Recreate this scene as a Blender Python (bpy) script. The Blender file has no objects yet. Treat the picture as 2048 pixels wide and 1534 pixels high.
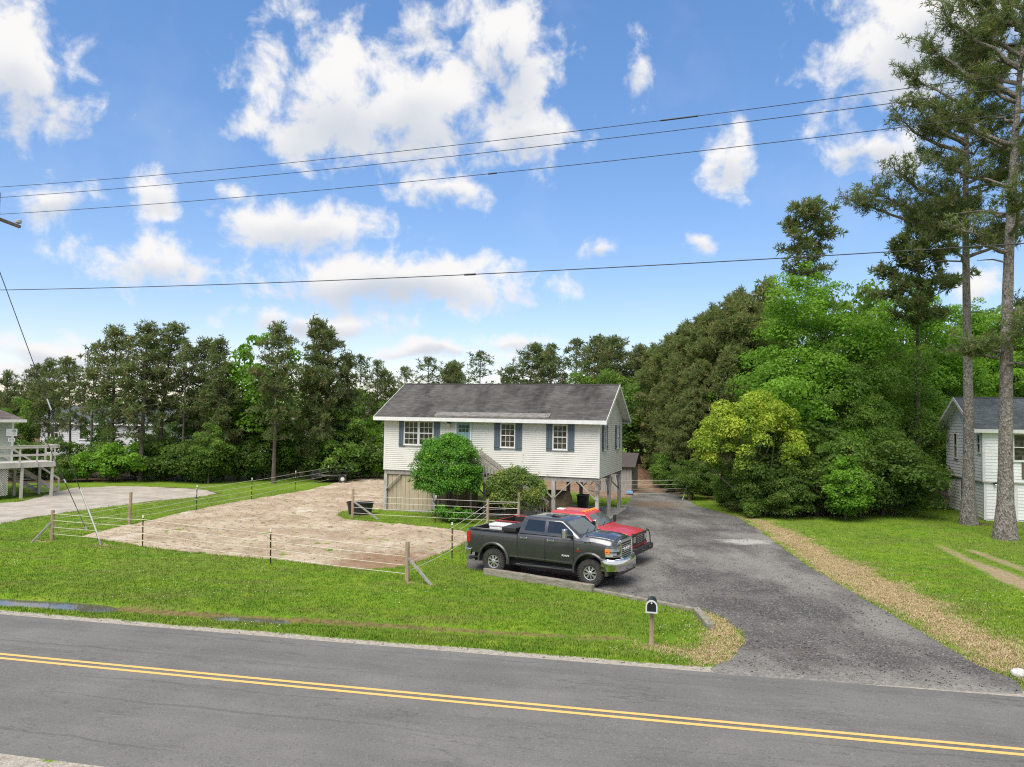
import bpy, bmesh, math, random
import numpy as np
from mathutils import Vector, Matrix, Euler

# ------------------------------------------------------------------ camera
PITCH, ROLL, FPX, CAMH = 0.04105, 0.015987, 1499.08, 5.9
scene = bpy.context.scene
COL = scene.collection
cam_d = bpy.data.cameras.new('camera')
cam = bpy.data.objects.new('camera', cam_d); COL.objects.link(cam)
cam_d.sensor_width = 36.0
cam_d.lens = 36.0 * FPX / 2048.0
cam_d.clip_start, cam_d.clip_end = 0.1, 6000.0
cam.matrix_world = Matrix.Translation((0, 0, CAMH)) @ Matrix.Rotation(math.pi/2 + PITCH, 4, 'X') @ Matrix.Rotation(ROLL, 4, 'Z')
scene.camera = cam

# ------------------------------------------------------------------ light, view
SUN_EL, SUN_AZ = math.radians(56), math.radians(-155)      # azimuth from +Y towards +X
SUN_STRENGTH, SKY_STRENGTH = 1.5, 0.055
scene.view_settings.view_transform = 'Standard'
scene.view_settings.look = 'None'
scene.view_settings.gamma = 1.0
scene.view_settings.use_curve_mapping = False
scene.view_settings.exposure = 1.75
scene.render.engine = 'CYCLES'
scene.cycles.use_denoising = False
scene.cycles.filter_width = 1.15
scene.cycles.max_bounces = 6
scene.cycles.diffuse_bounces = 3
scene.cycles.transparent_max_bounces = 4
scene.cycles.caustics_reflective = False
scene.cycles.caustics_refractive = False

sun_d = bpy.data.lights.new('sun', 'SUN'); sun_d.energy = SUN_STRENGTH
sun_d.angle = math.radians(45); sun_d.color = (1.0, 0.955, 0.88)
sun = bpy.data.objects.new('sun', sun_d); COL.objects.link(sun)
sdir = Vector((math.sin(SUN_AZ)*math.cos(SUN_EL), math.cos(SUN_AZ)*math.cos(SUN_EL), math.sin(SUN_EL)))
sun.rotation_euler = (-sdir).to_track_quat('-Z', 'Y').to_euler()
sun.location = (-30, -30, 60)

world = bpy.data.worlds.new('World'); scene.world = world; world.use_nodes = True

def ray(px, py):
    c, s = math.cos(ROLL), math.sin(ROLL)
    a, b = px-1024.0, py-767.0
    r, u = (c*a+s*b)/FPX, -(-s*a+c*b)/FPX
    return Vector((r, math.cos(PITCH)-math.sin(PITCH)*u, math.sin(PITCH)+math.cos(PITCH)*u))
CP = Vector((0, 0, CAMH))
def G(px, py, z=0.0):
    d = ray(px, py); return CP + d*((z-CAMH)/d.z)
def AT(px, py, Y):
    d = ray(px, py); return CP + d*(Y/d.y)
def PL(px, py, P, n):
    d = ray(px, py); return CP + d*((Vector(P)-CP).dot(n)/d.dot(n))

def build_sky():
    nt = world.node_tree; N = nt.nodes; L = nt.links
    N.clear()
    def nd(t, **k):
        n = N.new(t)
        for a, b in k.items(): setattr(n, a, b)
        return n
    def math_(op, a, b=None, c=None, clamp=False):
        n = nd('ShaderNodeMath', operation=op, use_clamp=clamp)
        for i, v in enumerate((a, b, c)):
            if v is None: continue
            if isinstance(v, (int, float)): n.inputs[i].default_value = v
            else: L.new(v, n.inputs[i])
        return n.outputs[0]
    def vmath(op, a, b=None):
        n = nd('ShaderNodeVectorMath', operation=op)
        for i, v in enumerate((a, b)):
            if v is None: continue
            if isinstance(v, (tuple, list)): n.inputs[i].default_value = v
            else: L.new(v, n.inputs[i])
        return n
    def sstep(x, lo, hi):
        n = nd('ShaderNodeMapRange', interpolation_type='SMOOTHSTEP')
        L.new(x, n.inputs[0]); n.inputs[1].default_value = lo; n.inputs[2].default_value = hi
        return n.outputs[0]
    sky = nd('ShaderNodeTexSky', sky_type='NISHITA', sun_disc=False)
    sky.sun_elevation = SUN_EL; sky.sun_rotation = SUN_AZ
    sky.air_density = 1.0; sky.dust_density = 0.3; sky.ozone_density = 2.5
    tc = nd('ShaderNodeTexCoord')
    sep = nd('ShaderNodeSeparateXYZ'); L.new(tc.outputs['Generated'], sep.inputs[0])
    az = math_('ARCTAN2', sep.outputs[0], sep.outputs[1])
    el = math_('ARCSINE', sep.outputs[2])
    # cloud field coordinates: clouds lie on a sheet overhead, so they flatten towards the horizon
    zz = math_('ADD', math_('MAXIMUM', sep.outputs[2], 0.0), 0.16)
    comb = nd('ShaderNodeCombineXYZ')
    L.new(math_('DIVIDE', sep.outputs[0], zz), comb.inputs[0]); L.new(math_('DIVIDE', sep.outputs[1], zz), comb.inputs[1])
    ae = nd('ShaderNodeCombineXYZ'); L.new(az, ae.inputs[0]); L.new(el, ae.inputs[1])
    big = nd('ShaderNodeTexNoise'); big.inputs['Scale'].default_value = 1.1; big.inputs['Detail'].default_value = 3
    L.new(comb.outputs[0], big.inputs['Vector'])
    fine = nd('ShaderNodeTexNoise'); fine.inputs['Scale'].default_value = 19.0; fine.inputs['Detail'].default_value = 12
    fine.inputs['Roughness'].default_value = 0.60; fine.inputs['Distortion'].default_value = 0.25
    L.new(ae.outputs[0], fine.inputs['Vector'])
    soft = nd('ShaderNodeTexNoise'); soft.inputs['Scale'].default_value = 5.5; soft.inputs['Detail'].default_value = 5
    L.new(ae.outputs[0], soft.inputs['Vector'])
    warp = vmath('SCALE', vmath('SUBTRACT', soft.outputs['Color'], (0.5, 0.5, 0.5)).outputs[0]); warp.inputs['Scale'].default_value = 0.09
    pw = vmath('ADD', ae.outputs[0], warp.outputs[0]).outputs[0]
    # cumulus: centre px, py, half width px, half height px, weight
    blobs = [(690,190,190,150,1.0),(830,210,210,120,1.05),(1010,110,110,140,1.0),(1060,260,110,70,.95),(620,265,140,60,.9),
             (870,375,130,40,.85),(30,110,110,120,1.0),(130,210,75,55,.8),(120,395,85,36,.85),(310,405,50,38,.8),
             (610,465,190,48,.95),(310,530,120,42,.95),(800,570,290,58,1.1),(640,640,200,32,.9),(1455,310,65,62,.95),(1275,125,35,55,.72),
             (1860,70,190,130,1.15),(1800,190,90,50,.85),(1760,300,85,50,.95),(1205,505,36,25,.85),(1390,497,42,24,.8),
             (120,690,170,32,.9),(900,700,150,20,.85),(1030,680,120,20,.85),(70,735,110,22,.8),(850,40,80,45,.75),(1950,590,60,40,.8),(470,400,30,20,.7)]
    acc = None; shade = None
    for (bx, by, sw, sh, wt) in blobs:
        d = ray(bx, by).normalized()
        a0, e0 = math.atan2(d.x, d.y), math.asin(d.z)
        k = FPX*0.93
        s = vmath('SUBTRACT', pw, (a0, e0, 0)).outputs[0]
        m = vmath('MULTIPLY', s, (k/sw/1.02, k/sh/1.0, 0))
        l = vmath('LENGTH', m.outputs[0]).outputs['Value']
        v = math_('MULTIPLY', math_('SUBTRACT', 1.25, l), wt)
        sp = nd('ShaderNodeSeparateXYZ'); L.new(m.outputs[0], sp.inputs[0])
        acc = v if acc is None else math_('MAXIMUM', acc, v)
        low = math_('MULTIPLY', math_('MAXIMUM', v, 0.0), math_('SUBTRACT', 0.35, sp.outputs[1]))
        shade = low if shade is None else math_('MAXIMUM', shade, low)
    # heavier cloud cover added beyond the part in view, to brighten the ambient light
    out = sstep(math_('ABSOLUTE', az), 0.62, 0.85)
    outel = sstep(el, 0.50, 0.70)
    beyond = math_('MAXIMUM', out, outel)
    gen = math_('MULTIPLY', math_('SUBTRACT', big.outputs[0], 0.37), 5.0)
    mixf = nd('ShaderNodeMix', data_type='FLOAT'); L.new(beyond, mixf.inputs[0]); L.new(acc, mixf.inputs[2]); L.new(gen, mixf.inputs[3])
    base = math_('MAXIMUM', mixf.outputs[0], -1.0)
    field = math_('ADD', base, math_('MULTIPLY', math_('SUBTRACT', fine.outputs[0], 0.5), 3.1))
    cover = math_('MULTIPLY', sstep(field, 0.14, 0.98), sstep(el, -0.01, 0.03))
    # faint high veil
    veil = math_('MULTIPLY', sstep(math_('ADD', soft.outputs[0], math_('MULTIPLY', fine.outputs[0], 0.35)), 0.66, 0.98), 0.10)
    cover = math_('MAXIMUM', cover, veil)
    # colours
    grad = nd('ShaderNodeMapRange'); L.new(el, grad.inputs[0]); grad.inputs[1].default_value = 0.0; grad.inputs[2].default_value = 0.55
    gm = nd('ShaderNodeGamma'); L.new(sky.outputs[0], gm.inputs[0]); gm.inputs[1].default_value = 0.72
    hsv = nd('ShaderNodeHueSaturation'); L.new(gm.outputs[0], hsv.inputs['Color'])
    hsv.inputs['Saturation'].default_value = SKY_SAT; hsv.inputs['Value'].default_value = SKY_VAL
    shf = sstep(math_('ADD', shade, math_('MULTIPLY', math_('SUBTRACT', soft.outputs[0], 0.5), 0.8)), 0.10, 0.85)
    ccol = nd('ShaderNodeMix', data_type='RGBA'); L.new(math_('MULTIPLY', shf, 0.95), ccol.inputs[0])
    ccol.inputs[6].default_value = (*[c*CLOUD for c in (1.0, 0.99, 0.985)], 1); ccol.inputs[7].default_value = (*[c*CLOUD for c in (0.62, 0.675, 0.77)], 1)
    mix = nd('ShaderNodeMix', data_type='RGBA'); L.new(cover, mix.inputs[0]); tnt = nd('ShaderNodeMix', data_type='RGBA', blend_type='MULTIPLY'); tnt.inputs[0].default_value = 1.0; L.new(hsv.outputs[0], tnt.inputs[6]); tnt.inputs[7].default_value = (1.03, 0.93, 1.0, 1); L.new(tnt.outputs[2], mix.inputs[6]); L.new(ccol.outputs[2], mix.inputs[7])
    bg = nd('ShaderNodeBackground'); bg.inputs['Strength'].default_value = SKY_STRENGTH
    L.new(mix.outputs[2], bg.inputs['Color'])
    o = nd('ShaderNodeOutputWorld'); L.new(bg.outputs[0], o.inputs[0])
SKY_SAT, SKY_VAL, CLOUD = 1.42, 1.55, 5.2
build_sky()

# ------------------------------------------------------------------ helpers
rng = np.random.default_rng(7)
random.seed(7)

def mat(name, col, rough=0.7, metal=0.0, **kw):
    m = bpy.data.materials.new(name); m.use_nodes = True
    b = m.node_tree.nodes['Principled BSDF']
    b.inputs['Base Color'].default_value = (*col, 1); b.inputs['Roughness'].default_value = rough; b.inputs['Metallic'].default_value = metal
    for k, v in kw.items():
        b.inputs[k].default_value = v
    return m

class NT:
    """small node writer"""
    def __init__(s, m):
        s.m = m; s.t = m.node_tree; s.N = s.t.nodes; s.L = s.t.links; s.b = s.N['Principled BSDF']
    def n(s, t, **k):
        x = s.N.new(t)
        for a, b in k.items(): setattr(x, a, b)
        return x
    def put(s, sock, v):
        if hasattr(v, 'is_output') or isinstance(v, bpy.types.NodeSocket): s.L.new(v, sock)
        else:
            if isinstance(v, (tuple, list)) and len(v) == 3 and sock.type == 'RGBA': v = (*v, 1)
            sock.default_value = v
    def obj(s): 
        return s.n('ShaderNodeTexCoord').outputs['Object']
    def pos(s):
        return s.n('ShaderNodeNewGeometry').outputs['Position']
    def noise(s, vec, scale, detail=4, rough=0.55, dist=0.0, color=False):
        x = s.n('ShaderNodeTexNoise'); s.put(x.inputs['Vector'], vec); x.inputs['Scale'].default_value = scale
        x.inputs['Detail'].default_value = detail; x.inputs['Roughness'].default_value = rough; x.inputs['Distortion'].default_value = dist
        return x.outputs['Color' if color else 0]
    def voro(s, vec, scale, feature='F1', out='Distance'):
        x = s.n('ShaderNodeTexVoronoi', feature=feature); s.put(x.inputs['Vector'], vec); x.inputs['Scale'].default_value = scale
        return x.outputs[out]
    def scale(s, vec, v):
        x = s.n('ShaderNodeVectorMath', operation='MULTIPLY'); s.put(x.inputs[0], vec); x.inputs[1].default_value = v; return x.outputs[0]
    def ma(s, op, a, b=None, clamp=False):
        x = s.n('ShaderNodeMath', operation=op, use_clamp=clamp); s.put(x.inputs[0], a)
        if b is not None: s.put(x.inputs[1], b)
        return x.outputs[0]
    def step(s, x, lo, hi, a=0.0, b=1.0):
        n = s.n('ShaderNodeMapRange', interpolation_type='SMOOTHSTEP'); s.put(n.inputs[0], x)
        n.inputs[1].default_value = lo; n.inputs[2].default_value = hi; n.inputs[3].default_value = a; n.inputs[4].default_value = b
        return n.outputs[0]
    def mix(s, f, a, b, blend='MIX'):
        n = s.n('ShaderNodeMix', data_type='RGBA', blend_type=blend); s.put(n.inputs[0], f); s.put(n.inputs[6], a); s.put(n.inputs[7], b)
        return n.outputs[2]
    def attr(s, name):
        return s.n('ShaderNodeAttribute', attribute_name=name).outputs['Fac']
    def bump(s, h, strength=0.5, dist=0.02):
        n = s.n('ShaderNodeBump'); s.put(n.inputs['Height'], h); n.inputs['Strength'].default_value = strength; n.inputs['Distance'].default_value = dist
        s.L.new(n.outputs[0], s.b.inputs['Normal'])
    def color(s, c): s.put(s.b.inputs['Base Color'], c)
    def rough(s, c): s.put(s.b.inputs['Roughness'], c)

def varied(name, c1, c2, scale=3.0, rough=0.7, stretch=(1, 1, 1), bump=0.0, bscale=40.0, metal=0.0, detail=5, lo=.35, hi=.65, dirt=None):
    m = mat(name, c1, rough, metal); t = NT(m)
    v = t.scale(t.obj(), stretch)
    f = t.step(t.noise(v, scale, detail, .6), lo, hi)
    c = t.mix(f, c1, c2)
    if dirt:
        g = t.step(t.noise(t.pos(), 1.3, 5, .65), .52, .75); c = t.mix(t.ma('MULTIPLY', g, dirt[1]), c, dirt[0])
    t.color(c)
    if bump: t.bump(t.noise(v, bscale, 4, .6), bump, 0.01)
    return m

def link(o, parent=None):
    COL.objects.link(o)
    if parent is not None: o.parent = parent
    return o

def tag(o, label, cat, group=None, kind=None):
    if label: o['label'] = label
    if cat: o['category'] = cat
    if group: o['group'] = group
    if kind: o['kind'] = kind
    return o

def thing(name, label, cat, loc=(0, 0, 0), rotz=0.0, group=None):
    o = bpy.data.objects.new(name, None); o.empty_display_size = 0.2
    link(o); o.location = loc; o.rotation_euler = (0, 0, rotz)
    return tag(o, label, cat, group)

def mesh_np(name, V, F, material, parent=None, attrs=None, smooth=False, uv=None):
    V = np.asarray(V, np.float32); F = np.asarray(F, np.int32)
    k = F.shape[1]
    me = bpy.data.meshes.new(name)
    me.vertices.add(len(V)); me.vertices.foreach_set('co', V.ravel())
    me.loops.add(F.size); me.loops.foreach_set('vertex_index', F.ravel())
    me.polygons.add(len(F)); me.polygons.foreach_set('loop_start', np.arange(0, F.size, k, dtype=np.int32))
    me.polygons.foreach_set('loop_total', np.full(len(F), k, np.int32))
    if smooth: me.polygons.foreach_set('use_smooth', np.ones(len(F), bool))
    for nme, arr in (attrs or {}).items():
        a = me.attributes.new(nme, 'FLOAT', 'POINT'); a.data.foreach_set('value', np.asarray(arr, np.float32))
    if uv is not None:
        l = me.uv_layers.new(name='UVMap'); l.data.foreach_set('uv', np.asarray(uv, np.float32)[F.ravel()].ravel())
    me.update(calc_edges=True)
    if material: me.materials.append(material)
    o = bpy.data.objects.new(name, me)
    return link(o, parent)

class MB:
    def __init__(s): s.v = []; s.f = []
    def add(s, vs, fs):
        b = len(s.v); s.v += [tuple(v) for v in vs]; s.f += [tuple(b+i for i in f) for f in fs]; return s
    def box(s, c, d, M=None):
        x, y, z = d[0]/2, d[1]/2, d[2]/2
        vs = [Vector((sx*x, sy*y, sz*z)) for sz in (-1, 1) for sx, sy in ((-1, -1), (1, -1), (1, 1), (-1, 1))]
        vs = [(M @ v if M else v) + Vector(c) for v in vs]
        return s.add(vs, [(3, 2, 1, 0), (4, 5, 6, 7), (0, 1, 5, 4), (1, 2, 6, 5), (2, 3, 7, 6), (3, 0, 4, 7)])
    def span(s, a, b):
        a, b = Vector(a), Vector(b); return s.box((a+b)/2, [abs(b[i]-a[i]) for i in range(3)])
    def beam(s, p, q, w, h=None, up=(0, 0, 1)):
        p, q = Vector(p), Vector(q); h = h or w; d = q-p; l = d.length; d = d/l
        upv = Vector(up)
        if abs(d.dot(upv)) > .98: upv = Vector((0, 1, 0))
        sx = d.cross(upv).normalized(); sz = sx.cross(d)
        return s.box((p+q)/2, (w, l, h), Matrix((sx, d, sz)).transposed())
    def tube(s, pts, r, n=8, cap=True):
        pts = [Vector(p) for p in pts]; rs = r if isinstance(r, (list, tuple)) else [r]*len(pts)
        vs = []; fs = []
        for i, p in enumerate(pts):
            d = (pts[min(i+1, len(pts)-1)]-pts[max(i-1, 0)]).normalized()
            u = d.cross(Vector((0, 0, 1)) if abs(d.z) < .9 else Vector((1, 0, 0))).normalized(); w = d.cross(u)
            for k in range(n):
                a = 2*math.pi*k/n; vs.append(p+(u*math.cos(a)+w*math.sin(a))*rs[i])
        for i in range(len(pts)-1):
            for k in range(n):
                a, b = i*n+k, i*n+(k+1) % n; fs.append((a, a+n, b+n, b))
        if cap: fs += [tuple(range(n)), tuple(reversed(range((len(pts)-1)*n, len(pts)*n)))]
        return s.add(vs, fs)
    def lathe(s, prof, n=24, M=None):
        """profile of (r, axial) about local Y axis"""
        vs = []; fs = []; m = len(prof)
        for k in range(n):
            a = 2*math.pi*k/n
            for r, y in prof: vs.append(Vector((r*math.cos(a), y, r*math.sin(a))))
        for k in range(n):
            for i in range(m-1):
                a, b = k*m+i, ((k+1) % n)*m+i
                fs.append((a, a+1, b+1, b))
        if M: vs = [M @ v for v in vs]
        return s.add(vs, fs)
    def prism(s, poly, a, b, axis='z'):
        n = len(poly)
        def P(p, t):
            return {'z': (p[0], p[1], t), 'y': (p[0], t, p[1]), 'x': (t, p[0], p[1])}[axis]
        vs = [P(p, a) for p in poly]+[P(p, b) for p in poly]
        fs = [tuple(reversed(range(n))), tuple(range(n, 2*n))]+[(i, (i+1) % n, (i+1) % n+n, i+n) for i in range(n)]
        return s.add(vs, fs)
    def build(s, name, material, parent=None, smooth=None, bevel=0.0, fixn=False):
        me = bpy.data.meshes.new(name); me.from_pydata(s.v, [], s.f)
        if fixn:
            bm = bmesh.new(); bm.from_mesh(me); bmesh.ops.recalc_face_normals(bm, faces=bm.faces); bm.to_mesh(me); bm.free()
        me.materials.append(material)
        if smooth is not None:
            me.polygons.foreach_set('use_smooth', np.ones(len(me.polygons), bool)); me.set_sharp_from_angle(angle=math.radians(smooth))
        me.update()
        o = bpy.data.objects.new(name, me); link(o, parent)
        if bevel:
            b = o.modifiers.new('bevel', 'BEVEL'); b.width = bevel; b.segments = 2; b.limit_method = 'ANGLE'; b.angle_limit = math.radians(40)
        return o

def copy_tree(o, parent=None, top=True):
    c = o.copy(); COL.objects.link(c)
    if parent is not None: c.parent = parent
    for ch in o.children: copy_tree(ch, c, False)
    return c

def text_obj(name, txt, size, depth, material, parent, M, bold=0.0):
    cu = bpy.data.curves.new(name, 'FONT'); cu.body = txt; cu.size = size; cu.extrude = depth; cu.align_x = 'CENTER'; cu.align_y = 'CENTER'; cu.offset = bold
    tmp = bpy.data.objects.new(name+'_t', cu); COL.objects.link(tmp)
    bpy.context.view_layer.update()
    me = bpy.data.meshes.new_from_object(tmp.evaluated_get(bpy.context.evaluated_depsgraph_get()))
    COL.objects.unlink(tmp); bpy.data.objects.remove(tmp)
    me.name = name; me.materials.clear(); me.materials.append(material)
    o = bpy.data.objects.new(name, me); link(o, parent); o.matrix_local = M
    return o

# value noise in numpy
def vnoise(x, y, seed=0):
    xi, yi = np.floor(x).astype(np.int64), np.floor(y).astype(np.int64); fx, fy = x-xi, y-yi
    fx = fx*fx*(3-2*fx); fy = fy*fy*(3-2*fy)
    def h(a, b):
        n = (a*374761393+b*668265263+seed*974634777) & 0x7fffffff
        n = ((n ^ (n >> 13))*1274126177) & 0x7fffffff
        return ((n ^ (n >> 16)) & 0xffff)/65535.0
    return (h(xi, yi)*(1-fx)+h(xi+1, yi)*fx)*(1-fy)+(h(xi, yi+1)*(1-fx)+h(xi+1, yi+1)*fx)*fy
def fbm(x, y, oct=4, seed=0):
    t = 0; a = .5
    for i in range(oct): t = t+a*vnoise(x*2**i, y*2**i, seed+i); a *= .5
    return t/(1-.5**oct)-.5

def sdf(poly, x, y):
    """signed distance, positive inside"""
    P = np.array([(p[0], p[1]) for p in poly]); n = len(P)
    d = np.full(x.shape, 1e9); ins = np.zeros(x.shape, bool)
    for i in range(n):
        a, b = P[i], P[(i+1) % n]; e = b-a
        wx, wy = x-a[0], y-a[1]; t = np.clip((wx*e[0]+wy*e[1])/(e@e), 0, 1)
        d = np.minimum(d, np.hypot(wx-t*e[0], wy-t*e[1]))
        c = ((a[1] <= y) & (b[1] > y)) | ((b[1] <= y) & (a[1] > y))
        with np.errstate(divide='ignore', invalid='ignore'):
            xc = a[0]+(y-a[1])/(b[1]-a[1] if b[1] != a[1] else 1e-9)*e[0]
        ins ^= c & (x < xc)
    return np.where(ins, d, -d)
def linedist(line, x, y):
    P = np.array([(p[0], p[1]) for p in line]); d = np.full(x.shape, 1e9)
    for i in range(len(P)-1):
        a, b = P[i], P[i+1]; e = b-a; wx, wy = x-a[0], y-a[1]; t = np.clip((wx*e[0]+wy*e[1])/(e@e), 0, 1)
        d = np.minimum(d, np.hypot(wx-t*e[0], wy-t*e[1]))
    return d
# ------------------------------------------------------------------ ground layout (world metres, from pixels on the ground plane)
def GP(pts): return [(G(*p).x, G(*p).y) for p in pts]
far_edge = GP([(0,1227),(342,1255),(700,1287),(990,1309),(1264,1333),(1400,1341),(1621,1352),(1843,1367),(2048,1382)])
cen_line = GP([(0,1318),(300,1347),(650,1381),(1000,1414),(1400,1452),(1700,1480),(2048,1512)])
ca = np.array(cen_line); 
cfit = np.polyfit(ca[:, 0], ca[:, 1], 2)
ROADX = np.linspace(-90, 90, 241)
def cen_y(x): 
    x = np.asarray(x, float); xc = np.clip(x, -14, 14)
    return np.polyval(cfit, xc) + (x-xc)*np.polyval(np.polyder(cfit), xc)
fa = np.array(far_edge)
half_w = float(np.mean([(y-cen_y(x))*0.98 for x, y in far_edge]))
_n = GP([(0,1500),(110,1534)])
near_w = float(np.mean([(cen_y(x)-y)*.98 for x, y in _n]))+.15
road_poly = [(x, float(cen_y(x))+half_w/0.98) for x in ROADX] + [(x, float(cen_y(x))-half_w/0.98) for x in ROADX[::-1]]
drive_poly = GP([(1395,1012),(1473,1033),(1520,1061),(1555,1088),(1606,1125),(1700,1181),(1843,1264),(1938,1321),(2036,1364),(2050,1390),(1843,1376),(1621,1361),(1440,1352),(1420,1338),(1462,1318),(1492,1280),(1478,1258),(1440,1232),(1405,1222),(1290,1200),(1190,1180),(975,1143),(935,1137),(930,1085),(1000,1045),(1100,1030),(1236,1022),(1262,1000),(1258,985),(1300,984),(1360,990)])
sand_poly = GP([(160,1073),(225,1082),(320,1098),(430,1109),(560,1121),(650,1131),(720,1139),(790,1136),(850,1119),(900,1098),(945,1077),(930,1062),(850,1053),(760,1045),(700,1040),(672,1030),(690,1021),(760,1019),(770,1018),(780,985),(775,952),(755,951),(690,961),(630,977),(560,990),(480,1002),(400,1017),(320,1036),(240,1054)])
yard_poly = GP([(1225,1000),(1262,994),(1300,985),(1375,990),(1352,970),(1330,952),(1318,938),(1210,938),(1150,958),(1090,962),(1090,978),(1150,985)])
lot_poly = GP([(-60,1058),(0,1047),(60,1036),(140,1023),(220,1013),(300,1003),(390,994),(436,987),(410,980),(330,974),(230,973),(150,976),(110,985),(40,1004),(-60,1012)])
track_polys = [GP([(1862,1086),(1885,1090),(1960,1122),(2048,1152),(2140,1190),(2140,1215),(2048,1184),(1985,1158),(1925,1124)]), GP([(1925,1098),(1950,1100),(2010,1120),(2090,1150),(2090,1160),(2010,1132)])]
straw_R = GP([(1470,1030),(1540,1040),(1620,1075),(1660,1100),(1720,1125),(1800,1165),(1860,1195),(1940,1235),(2048,1290),(2120,1330),(2120,1420),(2030,1362),(1938,1321),(1843,1264),(1700,1181),(1606,1125),(1555,1088),(1520,1061)])
straw_M = GP([(1405,1222),(1440,1232),(1478,1258),(1492,1280),(1462,1318),(1410,1326),(1340,1306),(1280,1296),(1290,1288),(1390,1296),(1420,1262)])
ditch_line = GP([(-260,1190),(-100,1199),(0,1206),(70,1209),(150,1215),(250,1226),(350,1233),(470,1239),(600,1248),(700,1255),(850,1266),(1000,1276),(1150,1284),(1300,1292)])
island = GP([(690,1038),(672,1030),(690,1021),(770,1019),(960,1024),(1010,1040),(940,1062),(850,1053)])

ditch_line = [(x, y+.42) for x, y in ditch_line]
_dl = np.array(ditch_line)
def ditch_off(x, y): return y-np.interp(x, _dl[:, 0], _dl[:, 1])
def ditch_depth(x):
    return np.interp(x, [-40, -16, -12.2, -11.6, -10, -8.8, -8.2, -6.6, -6.0, -3, 2, 4.5], [.34, .34, .32, .11, .10, .10, .17, .17, .09, .07, .05, 0.0])
def ground_h(x, y):
    d = linedist(ditch_line, x, y)
    h = -ditch_depth(x)*np.exp(-(d/.46)**2)*1.15
    off = y-(cen_y(x)+half_w/.98)
    bank = np.clip(off/10.0, 0, 1)
    h = h + 0.0*bank
    return h

def nonuni(segs):
    out = [segs[0][0]]
    for a, b, s in segs:
        n = max(1, int(round((b-a)/s))); out += list(np.linspace(a, b, n+1)[1:])
    return np.array(out)
gx = nonuni([(-2500,-600,380),(-600,-120,60),(-120,-40,5),(-40,-22,.5),(-22,8,.16),(8,40,.3),(40,120,5),(120,600,60),(600,2500,380)])
gy = nonuni([(-400,-40,60),(-40,4,4),(4,17,.5),(17,24,.14),(24,60,.3),(60,120,4),(120,600,60),(600,3000,400)])
X, Y = np.meshgrid(gx, gy)
Zg = np.zeros_like(X)
near = (np.abs(X) < 40) & (Y > 10) & (Y < 40)
Zg[near] = ground_h(X[near], Y[near])
def soft(s, w): return np.clip(s/w+.5, 0, 1)
inn = (np.abs(X) < 60) & (Y > 5) & (Y < 130)
straw = np.zeros_like(X); dirt = np.zeros_like(X); pale = np.zeros_like(X)
xs, ys = X[inn], Y[inn]
nz = fbm(xs*.7, ys*.7, 4, 3)*1.4
sv = np.maximum(soft(sdf(straw_R, xs, ys)+nz*.9-.1, 2.4), soft(sdf(straw_M, xs, ys)+nz*.3, .35))
dl = linedist(ditch_line, xs, ys)
mud = np.exp(-((ditch_off(xs, ys)-.22)/.42)**2)*np.interp(xs, [-30, -8, 3, 5], [.8, .95, .9, 0])
off = ys-(cen_y(xs)+half_w/.98)
mud = mud*(off > .55)
edge_side = np.exp(-(np.minimum(np.abs(linedist([G(*p) for p in [(130,1000),(45,1012),(0,1030)]], xs, ys)), 9)/2.0)**2)
mudm = np.exp(-((ditch_off(xs, ys)-.20)/.27)**2)*np.interp(xs, [-30, -8, 3, 5], [.9, 1.0, .7, 0])*(off > .55)
# straw litter round post and guy feet
for p, r in [((203,1090),.9),((85,1082),1.0),((820,1165),.5),((860,1170),.5),((1303,1290),.7)]:
    q = G(*p); sv = np.maximum(sv, .75*np.exp(-((xs-q.x)**2+((ys-q.y)*1.0)**2)/(r*.6)**2))
straw[inn] = sv
pl = np.exp(-np.clip(off, 0, 9)**2/(.26+.2*fbm(xs*1.1, ys*1.1, 3, 8))**2)*(off > -1)*(off < 3)
nearoff = (cen_y(xs)-near_w/.98)-ys
pl = np.maximum(pl, (nearoff > -.4)*np.clip(1.2-nearoff*.35+fbm(xs*.6, ys*.6, 3, 9), 0, 1))
pale[inn] = pl
mudg = np.zeros_like(X); mudg[inn] = mudm
track = np.zeros_like(X); track[inn] = soft(np.max([sdf(p, xs, ys) for p in track_polys], 0)+nz*.35, .9)*.85
# bare litter under the woods and along hedges
wood_L = GP([(-200,962),(0,966),(120,966),(300,962),(420,961),(520,956),(600,950),(700,944),(770,944),(1000,925),(1200,922),(900,880),(-900,880)])
wood_R = GP([(1330,935),(1385,985),(1470,1022),(1560,1034),(1700,1036),(1800,1012),(1900,1006),(1960,1000),(2200,1000),(2200,890),(1330,890)])
dv = np.maximum(soft(sdf(wood_L, xs, ys)+nz*1.2, 2.0), soft(sdf(wood_R, xs, ys)+nz*1.0, 1.6))
q1, q2 = G(1936,1050), G(2010,1080)
dv = np.maximum(dv, np.exp(-((xs-q1.x-.9)**2+(ys-q1.y-.6)**2)/1.1**2))
for tp in (lot_poly,):
    dv = np.maximum(dv, .65*np.exp(-np.clip(-sdf(tp, xs, ys), 0, 9)/.5))
dirt[inn] = dv
far = Y > 130; dirt[far] = 1.0; dirt[(np.abs(X) >= 60) & (Y > 45)] = 1.0

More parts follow.
